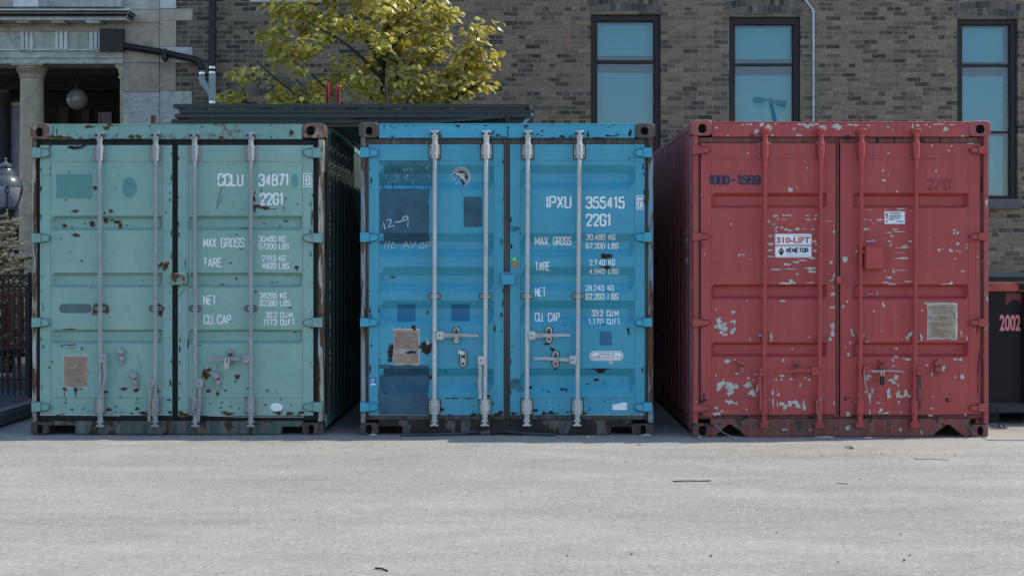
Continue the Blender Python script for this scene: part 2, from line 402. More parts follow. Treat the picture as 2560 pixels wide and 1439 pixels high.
    A['stk_orange'] = plain('orange_sticker', (.50, .16, .02), .5, .05)
    A['stk_blue'] = plain('blue_sticker', (.01, .12, .34), .4, .05)
    A['brass'] = plain('worn_padlock', (.38, .35, .31), .35, .3, 40, .5, .6)
    A['lock_black'] = plain('black_padlock', (.012, .012, .013), .4, .2)
    A['chrome'] = plain('bright_steel', (.55, .55, .56), .25, .2, 30, .5, .9)
    A['twine'] = plain('frayed_twine', (.38, .35, .31), .9, .4, 90)

# ------------------------------------------------------------------ shipping containers
def sup(cx, cz, a, b, n=24, e=7):
    out = []
    for k in range(n):
        t = 2*math.pi*k/n; c, s_ = math.cos(t), math.sin(t)
        r = (abs(c/a)**e+abs(s_/b)**e)**(-1/e); out.append((cx+r*c, cz+r*s_))
    return out
def capsule(cx, cy, w_, h, n=6, tilt=0):
    r = w_/2; pts = []
    for ox, a0 in ((-(h/2-r), 180), (h/2-r, 0)):
        for k in range(n+1):
            t = R(a0+180*k/n); x, y = r*math.cos(t), ox+r*math.sin(t)
            pts.append((cx+x*math.cos(tilt)-y*math.sin(tilt), cy+x*math.sin(tilt)+y*math.cos(tilt)))
    return pts
def pw(samples, v):
    if v <= samples[0][0]: return samples[0][1]
    for (a, p), (b, q) in zip(samples, samples[1:]):
        if v <= b: return p+(q-p)*(v-a)/(b-a) if b > a else q
    return samples[-1][1]
DEPTH = .052
class Cont:
    pass
def door_part(root, yd, px0, px1, top, bot, xl, xr, s1, s2, bands, mat, name='door'):
    X = lambda a: UX(a, yd); Z = lambda b: UZ(b, yd)
    xs = [(X(px0), 0.)]+[(X(xl+s1*t), h) for t, h in ((0, 0), (.9, .95), (1, 1))]+[(X(xr-s2*t), h) for t, h in ((1, 1), (.9, .95), (0, 0))]+[(X(px1), 0.)]
    zs = [(Z(bot), 0.)]
    for a, b, c, d in reversed(bands):
        zs += [(Z(d+(c-d)*t), h) for t, h in ((0, 0), (.06, .03), (.94, .97), (1, 1))]
        zs += [(Z(b+(a-b)*t), h) for t, h in ((0, 1), (.06, .97), (.94, .03), (1, 0))]
    zs.append((Z(top), 0.))
    mb = MB(); nx, nz = len(xs), len(zs); v = [(x, yd+DEPTH*hx*hz, z) for z, hz in zs for x, hx in xs]
    f = [(j*nx+i, j*nx+i+1, (j+1)*nx+i+1, (j+1)*nx+i) for j in range(nz-1) for i in range(nx-1)]
    mb.add(v, f, mat)
    x0, x1, z0, z1 = xs[0][0], xs[-1][0], zs[0][0], zs[-1][0]; yb = yd+.07
    ring = [(x0, z0), (x1, z0), (x1, z1), (x0, z1)]
    mb.add([(x, yd, z) for x, z in ring]+[(x, yb, z) for x, z in ring], [(i, (i+1) % 4, 4+(i+1) % 4, 4+i) for i in range(4)]+[(4, 5, 6, 7)], mat)
    o = mb.build(name, root)
    dep = lambda x, z: DEPTH*pw(xs, x)*pw(zs, z)
    return o, dep, [x for x, h in xs], [z for z, h in zs], yd

def hinge(root, F, xo, xi, y0, y1, mat):
    """xo outer (post side) px, xi inner px"""
    mb = MB(); d = 1 if xi > xo else -1; m = xo+(xi-xo)*.48
    mb.pprism([(m, y0+2), (xi-5*d, y0+4), (xi+.9*d, y0+9.5), (xi+.9*d, y1-8), (xi-5*d, y1-1.8), (m, y1+1.6)], F+.0225, F+.026, M('rust_rim_dk'))
    mb.pprism([(m, y0+3), (xi-5*d, y0+5), (xi, y0+10), (xi, y1-9), (xi-5*d, y1-3), (m, y1)], F-.016, F+.024, mat)
    mb.pprism([(xo, y0), (m+2*d, y0+1), (m+2*d, y1), (xo, y1+1)], F-.026, F+.05, mat)
    mb.build('hinge', root, bevel=.006, seg=2)

def bolts(mb, pts, y, r, m, h=.008):
    for a, b in pts:
        p = U(a, b, y); mb.cyl(p, p+Vector((0, -h, 0)), r, m, n=8)

def rod(root, F, x, P, hm, dx=0):
    """P: cam top, bracket top a-b, guide row (or None), lower bracket a-b, cam bottom"""
    ct, ba, bb, g, la, lb, cb = P; yr = F-.030
    xx = lambda b: x+dx*(b-ct)/(cb-ct)
    mb = MB(); p = lambda b, dy=0: U(xx(b), b, yr+dy)
    mb.cyl(p(ba), p(lb), .0178, hm, n=16)
    mb.cyl(p(ct+19), p(ba+2), .0215, hm, n=14); mb.cyl(p(ct+16), p(ct+21), .025, hm, n=14); mb.cyl(p(ba-3), p(ba+1), .026, hm, n=14)
    mb.cyl(p(lb-1), p(cb-14), .0205, hm, n=14); mb.cyl(p(lb+2), p(lb+5), .025, hm, n=14)
    # cams: a stem with two horns
    for b0, sgn in ((ct, 1), (cb, -1)):
        X0 = UX(xx(b0), yr); Z0 = UZ(b0, yr); k = .0033*sgn
        mb.box(X0-.014, X0+.014, yr-.02, yr+.02, Z0-k*15, Z0-k*2, hm)
        mb.prism([(X0-.036, Z0), (X0+.036, Z0), (X0+.032, Z0-k*4), (X0+.014, Z0-k*6), (X0-.014, Z0-k*6), (X0-.032, Z0-k*4)], yr-.022, yr+.016, hm)
        mb.prism([(X0-.030, Z0-k*11), (X0+.030, Z0-k*11), (X0+.024, Z0-k*16), (X0-.024, Z0-k*16)], yr-.018, yr+.018, hm)
    o = mb.build('locking_rod', root, bevel=.003)
    for f in o.data.polygons: f.use_smooth = True
    kb = MB()
    for b0, sgn in ((ct, 1), (cb, -1)):
        for s in (-1, 1):
            q = U(xx(b0)+s*8, b0+sgn*8, yr+.004); kb.cyl(q+Vector((0, -.018, 0)), q+Vector((0, .035, 0)), .0125, M('bolt') if hm is not M('r_hard') else hm, n=10)
    kb.build('cam_keeper', o, bevel=.003)
    pm = hm
    for a, b in ((ba, bb), (la, lb)):
        k = MB(); c = xx((a+b)/2); w_ = 14
        k.pprism([(c-w_-2, a+1), (c-w_+1, a-1.6), (c+w_-1, a-1.6), (c+w_+2, a+1), (c+w_+2, b-1), (c+w_-1, b+2), (c-w_+1, b+2), (c-w_-2, b-1)], F+.023, F+.026, M('rust_rim_dk') if hm is M('galv_w') else M('r_post') if hm is M('r_hard') else M('steel_bar'))  # thin backing plate, a dark outline around the bracket
        k.pprism([(c-w_, a+3), (c-w_+3, a), (c+w_-3, a), (c+w_, a+3), (c+w_, b-3), (c+w_-3, b), (c-w_+3, b), (c-w_, b-3)], F+.008, F+.026, pm)
        k.cyl(U(c, a-1, yr+.006), U(c, b, yr+.006), .031, pm, r1=.027 if a == ba else .031, n=16)
        bolts(k, [(c+s*10, q) for s in (-1, 1) for q in (a+7, b-7)], F+.008, .0075, M('bolt') if hm is not M('galv') else M('steel_bar'))
        bolts(k, [(c, a+6), (c, b-7)], yr-.022, .004, M('bolt'), .005)
        k.build('bracket', o, bevel=.002)
    if g:
        k = MB(); c = xx(g); w_ = 15
        k.pprism(capsule(c, g, 16, 2*w_+4, tilt=math.pi/2), F+.023, F+.026, M('rust_rim_dk') if hm is not M('r_hard') else M('r_post'))  # slightly larger plate, outlines the guide
        k.pprism(capsule(c, g, 12, 2*w_, tilt=math.pi/2), F+.006, F+.026, pm)
        k.cyl(U(c, g-5.5, yr+.004), U(c, g+5.5, yr+.004), .0235, pm, n=14)
        bolts(k, [(c-10, g), (c+10, g)], F+.006, .0075, M('bolt')); bolts(k, [(c, g)], yr-.018, .004, M('bolt'), .004)
        k.build('guide', o, bevel=.002)
    return o

def handle(parent, F, hub, pts, hm, bm_, w0=9, w1=7):
    """hub (px, row); pts the bar's px points"""
    mb = MB(); a, b = hub; y0 = F-.06
    mb.pprism([(a-8, b-10), (a+8, b-10), (a+10, b-6), (a+10, b+8), (a+7, b+11), (a-8, b+11)], y0, y0+.035, hm)
    bolts(mb, [(a, b)], y0, .009, M('bolt'), .006)
    P = [Vector(p) for p in pts]; n = len(P); top = []; bot = []
    for i, p in enumerate(P):
        t = (P[min(i+1, n-1)]-P[max(i-1, 0)]).normalized(); nn = Vector((-t.y, t.x)); ww = (w0+(w1-w0)*i/(n-1))/2
        top.append(tuple(p+nn*ww)); bot.append(tuple(p-nn*ww))
    mb.pprism(top+bot[::-1], y0+.006, y0+.024, bm_)
    return mb.build('handle', parent, bevel=.004)

def retainer(root, F, cx, cy, hm, lever=None, tilt=0, h=44):
    mb = MB()
    if hm is not M('galv'): mb.pprism(capsule(cx, cy, 20, h+3), F+.022, F+.026, M('rust_rim_dk') if hm is not M('r_hard') else M('r_post'))  # thin rim plate behind the retainer
    mb.pprism(capsule(cx, cy, 17, h), F+.004, F+.026, hm)
    mb.pprism([(cx-5, cy-2), (cx+5, cy-2), (cx+6, cy+10), (cx-6, cy+10)], F-.012, F+.004, hm)
    mb.pprism([(cx-5, cy-10), (cx+5, cy-10), (cx+5, cy-2), (cx-5, cy-2)], F-.002, F+.004, M('bolt'))
    if lever: mb.pprism(lever, F-.02, F-.006, hm)
    bolts(mb, [(cx, cy-h/2+8), (cx, cy+h/2-8)], F-.004, .010, M('bolt') if hm is not M('galv') else hm)
    return mb.build('handle_retainer', root, bevel=.002)

def side_wall(root, x, out, y0, y1, z0, z1, mat, phase):
    """trapezoid corrugated sheet; out = +1 faces +x"""
    prof = []; y = y0; k = 0
    P = [(0, 0), (.105, 0), (.139, 1), (.244, 1)]; p = .278; y = y0+phase-p
    while y < y1+p:
        for a, d in P: prof.append((y+a, d))
        y += p
    prof = [(max(y0, min(y1, a)), d) for a, d in prof if y0-.1 < a < y1+.1]
    v = []; n = len(prof)
    for z in (z0, z1):
        for a, d in prof: v.append((x-out*d*.036, a, z))
    mb = MB(); mb.add(v, [(i, i+1, n+i+1, n+i) for i in range(n-1)], mat)
    o = mb.build('side_wall', root)
    return o

def container(label, F, L, Rr, T, B, casts, mats, doors, dt, db, bands, rods, P, hinges, sill_poly, gask, header, phase=.06, post_in=(12, 12), s=(5, 5)):
    c = Cont(); p = mats; xL, xR = UX(L, F), UX(Rr, F); zT, zB = UZ(T, F), UZ(B, F); LEN = 6.058
    root = thing('shipping_container', label, 'shipping container', Vector(((xL+xR)/2, F, 0)), 'shipping containers in a row')
    c.root, c.F = root, F
    for a, b, t, d, hole in casts:
        mb = MB(); ha, hb, ht, hd = hole; cx, cz = UX((a+b)/2, F), UZ((t+d)/2, F)
        mb.holed(sup(cx, cz, (UX(b, F)-UX(a, F))/2, (UZ(t, F)-UZ(d, F))/2),
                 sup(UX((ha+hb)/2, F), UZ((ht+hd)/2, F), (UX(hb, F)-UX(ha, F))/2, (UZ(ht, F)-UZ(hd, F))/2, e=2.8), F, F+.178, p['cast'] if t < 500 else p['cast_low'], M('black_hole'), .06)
        mb.build('corner_casting', root, bevel=.004)
        bk = MB(); bk.box(UX(a, F), UX(b, F), F+LEN-.178, F+LEN, UZ(d, F), UZ(t, F), p['cast']); bk.build('corner_casting', root, bevel=.008)
    tl, tr, bl, br = casts
    zc, zb2 = UZ(tl[3], F), UZ(bl[2], F)
    for sgn, xo, wd in ((1, L+5, post_in[0]), (-1, Rr-5, post_in[1])):
        mb = MB(); a, b = UX(xo, F), UX(xo+sgn*wd, F)
        mb.box(a, b, F+.003, F+.13, zb2, zc, p['post'])
        mb.cyl((a+sgn*.012, F+.012, zb2), (a+sgn*.012, F+.012, zc), .012, p['post'], n=10)
        mb.build('corner_post', root, bevel=.008, seg=2)
        bk = MB(); bk.box(a, b, F+LEN-.14, F+LEN-.004, zb2, zc, p['post']); bk.build('corner_post', root)
    # header and sill
    mb = MB(); h0, h1 = header
    mb.pbox(tl[1], tr[0], h0+2, h1, F+.010, F+.16, p['head']); mb.pbox(tl[1]+1, tr[0]-1, h0, h0+2, F+.004, F+.16, p['cast'], F)
    c.header = mb.build('header', root, bevel=.004)
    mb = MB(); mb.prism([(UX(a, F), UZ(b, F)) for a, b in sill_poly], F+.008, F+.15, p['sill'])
    mb.box(UX(bl[1], F), UX(br[0], F), F+.16, F+.2, zB+.002, UZ(sill_poly[0][1], F), M('black_hole'))
    c.sill = mb.build('sill', root, bevel=.003)
    # shell
    zr0, zr1 = zB+.04, zT-.065
    for x, out in ((xL+.012, -1), (xR-.012, 1)):
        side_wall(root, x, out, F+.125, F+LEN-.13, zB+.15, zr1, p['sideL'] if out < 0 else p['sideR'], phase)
        mb = MB(); mb.box(x, x-out*.06, F+.178, F+LEN-.178, zr1, zT-.012, p['rail']); mb.build('top_rail', root, bevel=.006)
        mb = MB(); mb.box(x, x-out*.06, F+.178, F+LEN-.178, zr0, zB+.15, p['rail']); mb.build('bottom_rail', root, bevel=.006)
    mb = MB(); mb.box(xL+.072, xR-.072, F+.16, F+LEN-.06, zT-.05, zT-.02, p['rail']); mb.build('roof', root)
    mb = MB(); mb.box(xL+.05, xR-.05, F+LEN-.09, F+LEN-.04, zB+.12, zT-.05, p['rail']); mb.build('end_wall', root)
    mb = MB(); mb.box(xL+.075, xR-.075, F+.12, F+LEN-.09, zB+.13, zB+.17, p['rail']); mb.build('floor_frame', root)
    # doors with gaskets
    yd = F+.026; c.doors = []
    for i, (x0, x1, xl, xr) in enumerate(doors):
        o, dep, xb, zb, yd = door_part(root, yd, x0, x1, dt, db, xl, xr, s[0], s[1], bands, p['paint'])
        g0, g1 = (gask[0], gask[1]) if i == 0 else (gask[1], gask[2])
        k = MB(); y0, y1 = F+.040, F+.08
        k.pbox(g0, x0-.3, h1, sill_poly[0][1], y0, y1, gask[3], F); k.pbox(x1+.3, g1-(.3 if i == 0 else 0), h1, sill_poly[0][1], y0, y1, gask[3], F)
        k.pbox(x0, x1, h1, dt-.3, y0, y1, gask[3], F); k.pbox(x0, x1, db+.3, sill_poly[0][1], y0, y1, gask[3], F)
        k.build('gasket', o, bevel=.004)
        c.doors.append((o, dep, xb, zb, yd, x0, x1))
    for y0, y1 in hinges:
        hinge(root, F, L+3, doors[0][0]+23, y0, y1, p['hinge']); hinge(root, F, Rr-7, doors[1][1]-24, y0, y1, p['hinge'])
    c.rods = [rod(root, F, x, P, p['hard'], dx) for x, dx in rods]
    return c

def wear_text(d, m, yr, areas, n, seed):
    rnd = random.Random(seed)
    for a, b, y0, y1 in areas:
        for k in range(n):
            d.blob(rnd.uniform(a, b), rnd.uniform(y0, y1), rnd.uniform(.6, 2.6), rnd.uniform(.5, 1.6), m, yr, .0050+.00002*k, seed=rnd.randint(0, 9999), jag=.8)
            if k % 4 == 0: x, y = rnd.uniform(a, b), rnd.uniform(y0, y1); d.line([(x, y), (x+rnd.uniform(-6, 6), y+rnd.uniform(-3, 8))], .6, m, yr, .0052)
def flush(c, door_i, d, name, label=None):
    o, dep, xb, zb, yd, x0, x1 = c.doors[door_i]
    return d.build(name, o, dep, xb, zb, yd, label)
def route(c, items, header_row, sill_row, name):
    """items: (cx, cy, rx, ry, material, seed): each lands on the header, the sill or a door"""
    ds = {}
    for k, (cx, cy, rx, ry, m) in enumerate(items):
        t = 'h' if cy < header_row else 's' if cy > sill_row else 0 if cx <= c.doors[0][6] else 1
        if t in (0, 1):
            x0, x1 = c.doors[t][5:7]
            if cx < x0 or cx > x1: continue
            rx = min(rx, max(1.5, min(cx-x0, x1-cx)/1.3))
        ds.setdefault(t, Decal()).blob(cx, cy, rx*.92, ry*.92, m, c.F+.02, .0022+.00002*k, seed=k*7+13)
    for t, d in ds.items():
        if t == 'h': d.build(name, c.header, lambda x, z: 0, [], [], c.F+.010)
        elif t == 's': d.build(name, c.sill, lambda x, z: 0, [], [], c.F+.008)
        else: flush(c, t, d, name)
def edge_rust(boxes, n, m, seed):
    """small scabs along edges: boxes of px (x0, x1, y0, y1)"""
    rnd = random.Random(seed); out = []
    for x0, x1, y0, y1 in boxes:
        for k in range(n):
            a, b = rnd.uniform(x0, x1), rnd.uniform(y0, y1); r = rnd.choice((.9, 1.2, 1.6, 2.4, 3.6)); v = (x1-x0) < (y1-y0)
            out.append((a, b, r*(.6 if v else 1.7), r*(2.2 if v else .7), m))
    return out
def crop(lst, ox, oy, s, m): return [(ox+q[0]/s, oy+q[1]/s, q[2]/s, q[3]/s, m) for q in lst]
def padlock(label, cx, cy, wd, hg, F, body, shackle, tilt=0):
    """cx, cy: px centre of the body"""
    t = thing('padlock', label, 'padlock', U(cx, cy, F)); mb = MB(); y = F-.075
    def rot(a, b): return (cx+a*math.cos(tilt)-b*math.sin(tilt), cy+a*math.sin(tilt)+b*math.cos(tilt))
    h = hg/2; mb.pprism([rot(-wd/2, -h+1), rot(-wd/2+1, -h), rot(wd/2-1, -h), rot(wd/2, -h+1), rot(wd/2, h-1), rot(wd/2-1, h), rot(-wd/2+1, h), rot(-wd/2, h-1)], y, y+.03, body)
    mb.build('body', t, bevel=.004, seg=2)
    k = MB(); r = wd*.32; pts = [(-r, -h+2), (-r, -h-hg*.45)]+[(-r*math.cos(R(a)), -h-hg*.45-r*math.sin(R(a))) for a in range(20, 180, 20)]+[(r, -h-hg*.45), (r, -h+2)]
    k.tube([U(*rot(a, b), y+.014) for a, b in pts], .0055, shackle, 8)
    k.build('shackle', t, smooth=True)
    return t
#PART3
def green_container():
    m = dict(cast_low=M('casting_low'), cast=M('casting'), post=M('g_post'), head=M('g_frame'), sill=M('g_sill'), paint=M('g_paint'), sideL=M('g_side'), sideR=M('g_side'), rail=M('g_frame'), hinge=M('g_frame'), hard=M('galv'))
    F = 0.0
    c = container('sea green shipping container with rust spots and rusty corner castings', F, 75, 813, 308, 1086,
        [(75, 122, 308, 348, (90, 107, 319, 342)), (755, 812, 308, 345, (766, 787, 315, 338)), (77, 121, 1053, 1086, (92, 107, 1061, 1083)), (755, 808, 1055, 1088, (771, 785, 1062, 1084))],
        m, [(100, 430, 127, 406), (445, 783, 471, 756)], 363, 1038, [(539, 547, 569, 576), (681, 689, 712, 719), (823, 830, 852, 859)],
        [(249, 2), (389, -1), (486, 3), (627, 0)], (331, 365, 403, 771, 995, 1031, 1066), [(368, 394), (582, 606), (793, 817), (1004, 1028)],
        [(121, 1052), (757, 1052), (757, 1066), (703, 1066), (703, 1085), (187, 1085), (187, 1063), (121, 1063)], (88, 437, 795, M('gasket')), (310, 348), phase=.33, post_in=(9, 13), s=(9, 9))
    W = M('white'); yr = F+.026; g, sb, wm = M('galv'), M('steel_bar'), M('steel_warm')
    t = Decal()
    for s, a, b, y0, y1, wd in (('CCLU', 544, 609, 433, 466, 4.9), ('34871', 646, 723, 434, 466, 4.9), ('22G1', 649, 709, 482, 513, 4.9),
        ('MAX.', 508, 545, 595, 619, 3.0), ('GROSS', 552, 611, 594, 619, 3.0), ('30480', 646, 691, 589, 605, 2.45), ('KG', 697, 714, 589, 605, 2.45), ('67200', 646, 691, 608, 623, 2.45), ('LBS', 697, 723, 608, 623, 2.45),
        ('TARE', 508, 556, 644, 668, 3.0), ('2185', 655, 691, 637, 653, 2.45), ('KG', 697, 714, 637, 653, 2.45), ('4820', 655, 691, 656, 672, 2.45), ('LBS', 697, 723, 656, 672, 2.45),
        ('NE~', 508, 541, 738, 762, 3.0), ('28295', 649, 693, 731, 746, 2.45), ('KG', 700, 717, 731, 746, 2.45), ('62380', 649, 693, 749, 765, 2.45), ('LBS', 700, 726, 749, 765, 2.45),
        ('CU.', 509, 537, 786, 810, 3.0), ('CAP.', 543, 583, 786, 810, 3.0), ('33.2', 664, 693, 779, 794, 2.45), ('CU.M.', 700, 736, 779, 794, 2.45), ('1173', 658, 693, 797, 813, 2.45), ('CU.FT.', 700, 741, 797, 813, 2.45)):
        t.text(s, a, b, y0, y1, W, yr, wd)
    t.text('8', 730, 744, 435, 466, M('g_mark2'), yr, 4.9)
    t.line([(759, 434), (779, 434), (779, 467), (759, 467)], 2, W, yr, .003, closed=True); t.text('9', 763, 776, 438, 464, W, yr, 4.6)
    wear_text(t, M('g_paint'), yr, ((544, 610, 433, 467), (646, 780, 433, 514), (508, 612, 594, 668), (646, 724, 588, 672), (508, 584, 738, 810), (648, 742, 731, 813)), 16, 4)
    flush(c, 1, t, 'lettering')
    d = Decal(); d.rect(141, 230, 435.5, 496, M('g_mark'), yr); d.ell(324, 469, 18, 26, M('g_mark'), yr); d.pill(148, 229, 759, 782, M('g_pill'), yr, r=11); flush(c, 0, d, 'overpaint', 'darker teal touch-up shapes on the green door')
    d = Decal(); d.rect(158, 220, 886.5, 969, M('plate_edge'), yr, .002, .8, 3); d.rect(160, 219, 890, 967, M('plate'), yr, .0026, .7, 4)
    for k in range(15):
        y = 895+k*4.8
        if k not in (5, 9): d.rect(165+(k % 3)*2, 214-(k*7 % 13), y, y+1.5, M('plate_ink'), yr, .0031)
    for a, b in ((189, 914), (160, 966), (189, 966), (219, 966)): d.ell(a, b, 2.2, 2.2, M('plate_edge'), yr, .0034, 8)
    flush(c, 0, d, 'data_plate', 'tan metal data plate with rows of small print')
    d = Decal(); d.ell(691, 1017, 15.5, 10.5, W, yr); flush(c, 1, d, 'sticker', 'blank white oval sticker')
    # seams, hand scrawl, tar
    for i, (a, b) in enumerate(((127, 406), (471, 756))):
        d = Decal(); dk = M('rust_rim_dk')
        for y in (405, 994): d.line([(a, y), (b, y)], .8, M('g_pill'), yr, .0012)
        for x in (a, b): d.line([(x, 365), (x, 1036)], .9, M('g_pill'), yr, .0012)
        if i == 0:
            d.blob(196, 368, 26, 5, M('gasket'), yr, seed=5, jag=.7); d.line([(195, 370), (196, 386)], 1, M('g_pill'), yr)
            d.line([(110, 672), (108, 648), (117, 645), (120, 652), (112, 664)], .9, M('primer_dk'), yr); d.line([(344, 887), (352, 922), (357, 908)], 1.2, M('g_pill'), yr)
            d.line([(100, 1037), (190, 1036.5), (300, 1038)], 2, M('primer'), yr, .003); d.line([(101, 940), (101, 1010)], 1.4, M('primer'), yr, .003)
        else:
            d.line([(560, 455), (551, 475), (545, 498), (542, 525)], 1.1, M('g_pill'), yr); d.line([(558, 462), (552, 482), (546, 500)], 1.0, M('g_pill'), yr); d.line([(559, 488), (548, 505), (543, 522)], 1.2, M('g_pill'), yr)
            d.line([(620, 650), (616, 664)], 2.5, M('primer'), yr); d.line([(446, 742), (462, 722)], 1.4, M('rust'), yr); d.line([(520, 1038), (600, 1041), (760, 1041)], 1.6, M('primer'), yr, .003)
            d.line([(782, 940), (782, 1030)], 1.2, M('primer'), yr, .003)
        flush(c, i, d, 'seam')
    ru = M('rust'); it = []
    it += crop([(458, 854, 20, 9), (725, 872, 11, 11), (780, 852, 12, 12), (345, 980, 14, 10), (357, 992, 12, 8), (600, 968, 20, 18), (718, 940, 18, 20), (825, 950, 26, 14), (850, 985, 12, 18), (780, 935, 18, 8), (910, 980, 10, 6), (530, 970, 8, 8),
        (413, 997, 8, 6), (465, 1068, 26, 11), (330, 1105, 10, 9), (637, 643, 18, 11), (823, 655, 8, 6), (372, 757, 8, 8), (516, 1302, 12, 8), (1230, 1335, 20, 14), (1275, 1345, 20, 20), (1218, 1362, 9, 9), (235, 525, 6, 9), (200, 530, 6, 6), (170, 537, 5, 5),
        (405, 503, 9, 6), (1277, 865, 7, 9), (860, 532, 6, 5), (235, 470, 8, 8), (410, 1222, 7, 5), (410, 1298, 8, 5), (450, 140, 5, 5), (405, 150, 4, 4), (478, 168, 6, 6), (845, 158, 5, 7), (240, 245, 8, 40), (225, 330, 4, 60), (640, 95, 30, 3),
        (330, 195, 50, 9), (420, 200, 40, 8), (620, 205, 30, 7), (850, 208, 60, 4), (1000, 208, 90, 4), (265, 150, 4, 60), (300, 150, 5, 55)], 60, 290, 3.5975, ru)
    it += crop([(775, 740, 10, 34), (795, 812, 34, 12), (775, 840, 9, 26), (870, 825, 34, 10), (1062, 745, 8, 10), (960, 835, 22, 4), (1045, 828, 12, 6), (1000, 990, 15, 5), (855, 965, 10, 7), (1050, 942, 26, 7), (665, 840, 7, 5), (700, 1003, 55, 4),
        (1295, 900, 7, 55), (620, 1065, 11, 7), (655, 1190, 22, 5), (1155, 1362, 13, 15), (560, 1320, 14, 6), (780, 690, 7, 18), (543, 440, 6, 6), (645, 135, 8, 8), (615, 95, 6, 8), (840, 175, 5, 5), (930, 85, 5, 7), (1110, 150, 18, 18), (930, 190, 8, 8),
        (1165, 790, 6, 8), (155, 1330, 4, 40), (840, 665, 4, 25)], 420, 290, 3.5977, ru)
    it += crop([(617, 275, 22, 36), (700, 285, 22, 34), (1165, 270, 20, 26), (1172, 315, 16, 20), (1090, 275, 12, 11), (390, 453, 60, 4), (380, 587, 60, 4), (320, 600, 14, 6), (495, 620, 7, 16), (240, 733, 6, 9), (345, 962, 12, 11), (440, 966, 14, 16), (410, 1138, 14, 8),
        (357, 1083, 8, 8), (505, 1132, 6, 11), (785, 1117, 9, 9), (970, 1132, 13, 9), (970, 1050, 14, 5), (1250, 1060, 8, 12), (215, 780, 6, 10), (545, 1155, 8, 4), (735, 352, 6, 6), (575, 105, 5, 9), (1005, 38, 6, 6)], 60, 690, 3.426, ru)
    it += crop([(440, 1010, 6, 24), (345, 1010, 5, 26), (412, 612, 40, 3)], 60, 690, 3.426, M('rust_lt'))
    it += crop([(325, 850, 20, 26), (310, 830, 12, 26), (350, 800, 22, 9), (590, 860, 18, 16), (850, 980, 10, 11), (575, 900, 6, 12), (172, 570, 6, 50), (750, 133, 11, 7), (1047, 270, 10, 9), (575, 20, 7, 15), (885, 52, 12, 5), (930, 50, 7, 5), (270, 590, 18, 4),
        (950, 1170, 8, 18), (1020, 1180, 7, 12), (1050, 1182, 5, 10), (1075, 1180, 5, 10), (140, 1185, 36, 10), (425, 1005, 12, 14), (965, 1057, 8, 5), (430, 770, 4, 12), (490, 980, 14, 6), (460, 1080, 12, 6), (610, 1130, 6, 10), (535, 1115, 8, 6), (1080, 480, 6, 6)], 420, 690, 3.426, ru)
    it += edge_rust(((104, 428, 1029, 1037), (448, 780, 1029, 1037), (102, 108, 380, 1030), (424, 429, 380, 1030), (446, 451, 380, 1030), (776, 782, 380, 1030), (125, 755, 312, 322), (125, 755, 340, 347), (110, 420, 960, 1030), (460, 770, 960, 1030)), 17, ru, 21)
    for k, q in enumerate(it[:]):
        if q[2] > 3.2 and q[3] > 2.5 and q[4] is ru: it.insert(0, (q[0], q[1]+.8, q[2]*1.35+.8, q[3]*1.35+1.2, M('rust_lt')))
    route(c, it, 350, 1045, 'rust_patch')
    # handles, latch hardware
    handle(c.rods[0], F, (257, 895), [(259, 903), (262, 925), (263, 940), (258, 960), (254, 985), (255, 996)], g, sb, 9, 8)
    handle(c.rods[1], F, (377, 957), [(374, 967), (374, 1010), (372, 1053)], g, sb, 9, 8)
    handle(c.rods[2], F, (497, 957), [(498, 967), (498, 1010), (494, 1053)], g, sb, 9, 9)
    handle(c.rods[3], F, (614, 896), [(606, 896), (580, 897), (548, 898), (518, 898)], g, sb, 9, 10)
    retainer(c.root, F, 304, 891, g, [(293, 868), (304, 872), (311, 880), (303, 888), (288, 877)])
    retainer(c.root, F, 337, 950, g, [(323, 928), (337, 932), (343, 940), (334, 947), (318, 936)])
    retainer(c.root, F, 544, 951, g, [(530, 929), (544, 933), (550, 941), (540, 947), (526, 936)])
    retainer(c.root, F, 576, 892, g, None, h=40)
    for r, pts in ((c.rods[1], [(392, 992), (383, 1001), (384, 1018), (380, 1030), (384, 1046)]), (c.rods[2], [(480, 990), (490, 1004), (488, 1024), (486, 1040), (491, 1052)])):
        mb = MB(); mb.tube([U(a, b, F-.09) for a, b in pts], [.004, .007, .006, .007, .004], M('twine'), 6); mb.build('twine', r, smooth=True)
    mb = MB(); mb.pprism([(427, 684), (432, 681), (464, 681), (467, 684), (467, 712), (429, 712)], F-.035, F+.024, M('g_frame')); mb.pprism([(446, 679), (460, 677), (466, 683), (447, 686)], F-.04, F-.02, M('primer'))
    mb.build('lock_box', c.root, bevel=.005)
    padlock('silver padlock on the handle of the sea green container', 566, 914, 13, 17, F, M('brass'), M('chrome'), .12)
    # white stencil scraps on the corrugated side
    rnd = random.Random(4); mb = MB(); x = UX(813, F)-.012+.003
    for a, b, k in ((458, 463, 0), (474, 481, 1), (530, 537, 1), (541, 549, 2), (557, 565, 2), (570, 578, 2), (581, 589, 0), (626, 632, 1), (644, 652, 2), (655, 667, 1), (700, 722, 2), (735, 752, 1), (786, 822, 0), (826, 842, 2), (872, 885, 0), (890, 905, 2), (915, 931, 1)):
        z0, z1 = UZ(b, .42), UZ(a, .42); ya, yb = .335, .43
        poly = [(ya, z0), (yb, z0), (yb, z1), (ya, z1)] if k == 0 else [(ya, z0+.01), (yb, z0), (yb-.03, z1), (ya, z1)] if k == 1 else [(ya, z0), (yb-.02, z0), (yb, (z0+z1)/2), (yb-.02, z1), (ya+.02, z1)]
        mb.add([(x, p, q) for p, q in poly], [tuple(range(len(poly)))], W)
    mb.build('side_lettering', c.root)

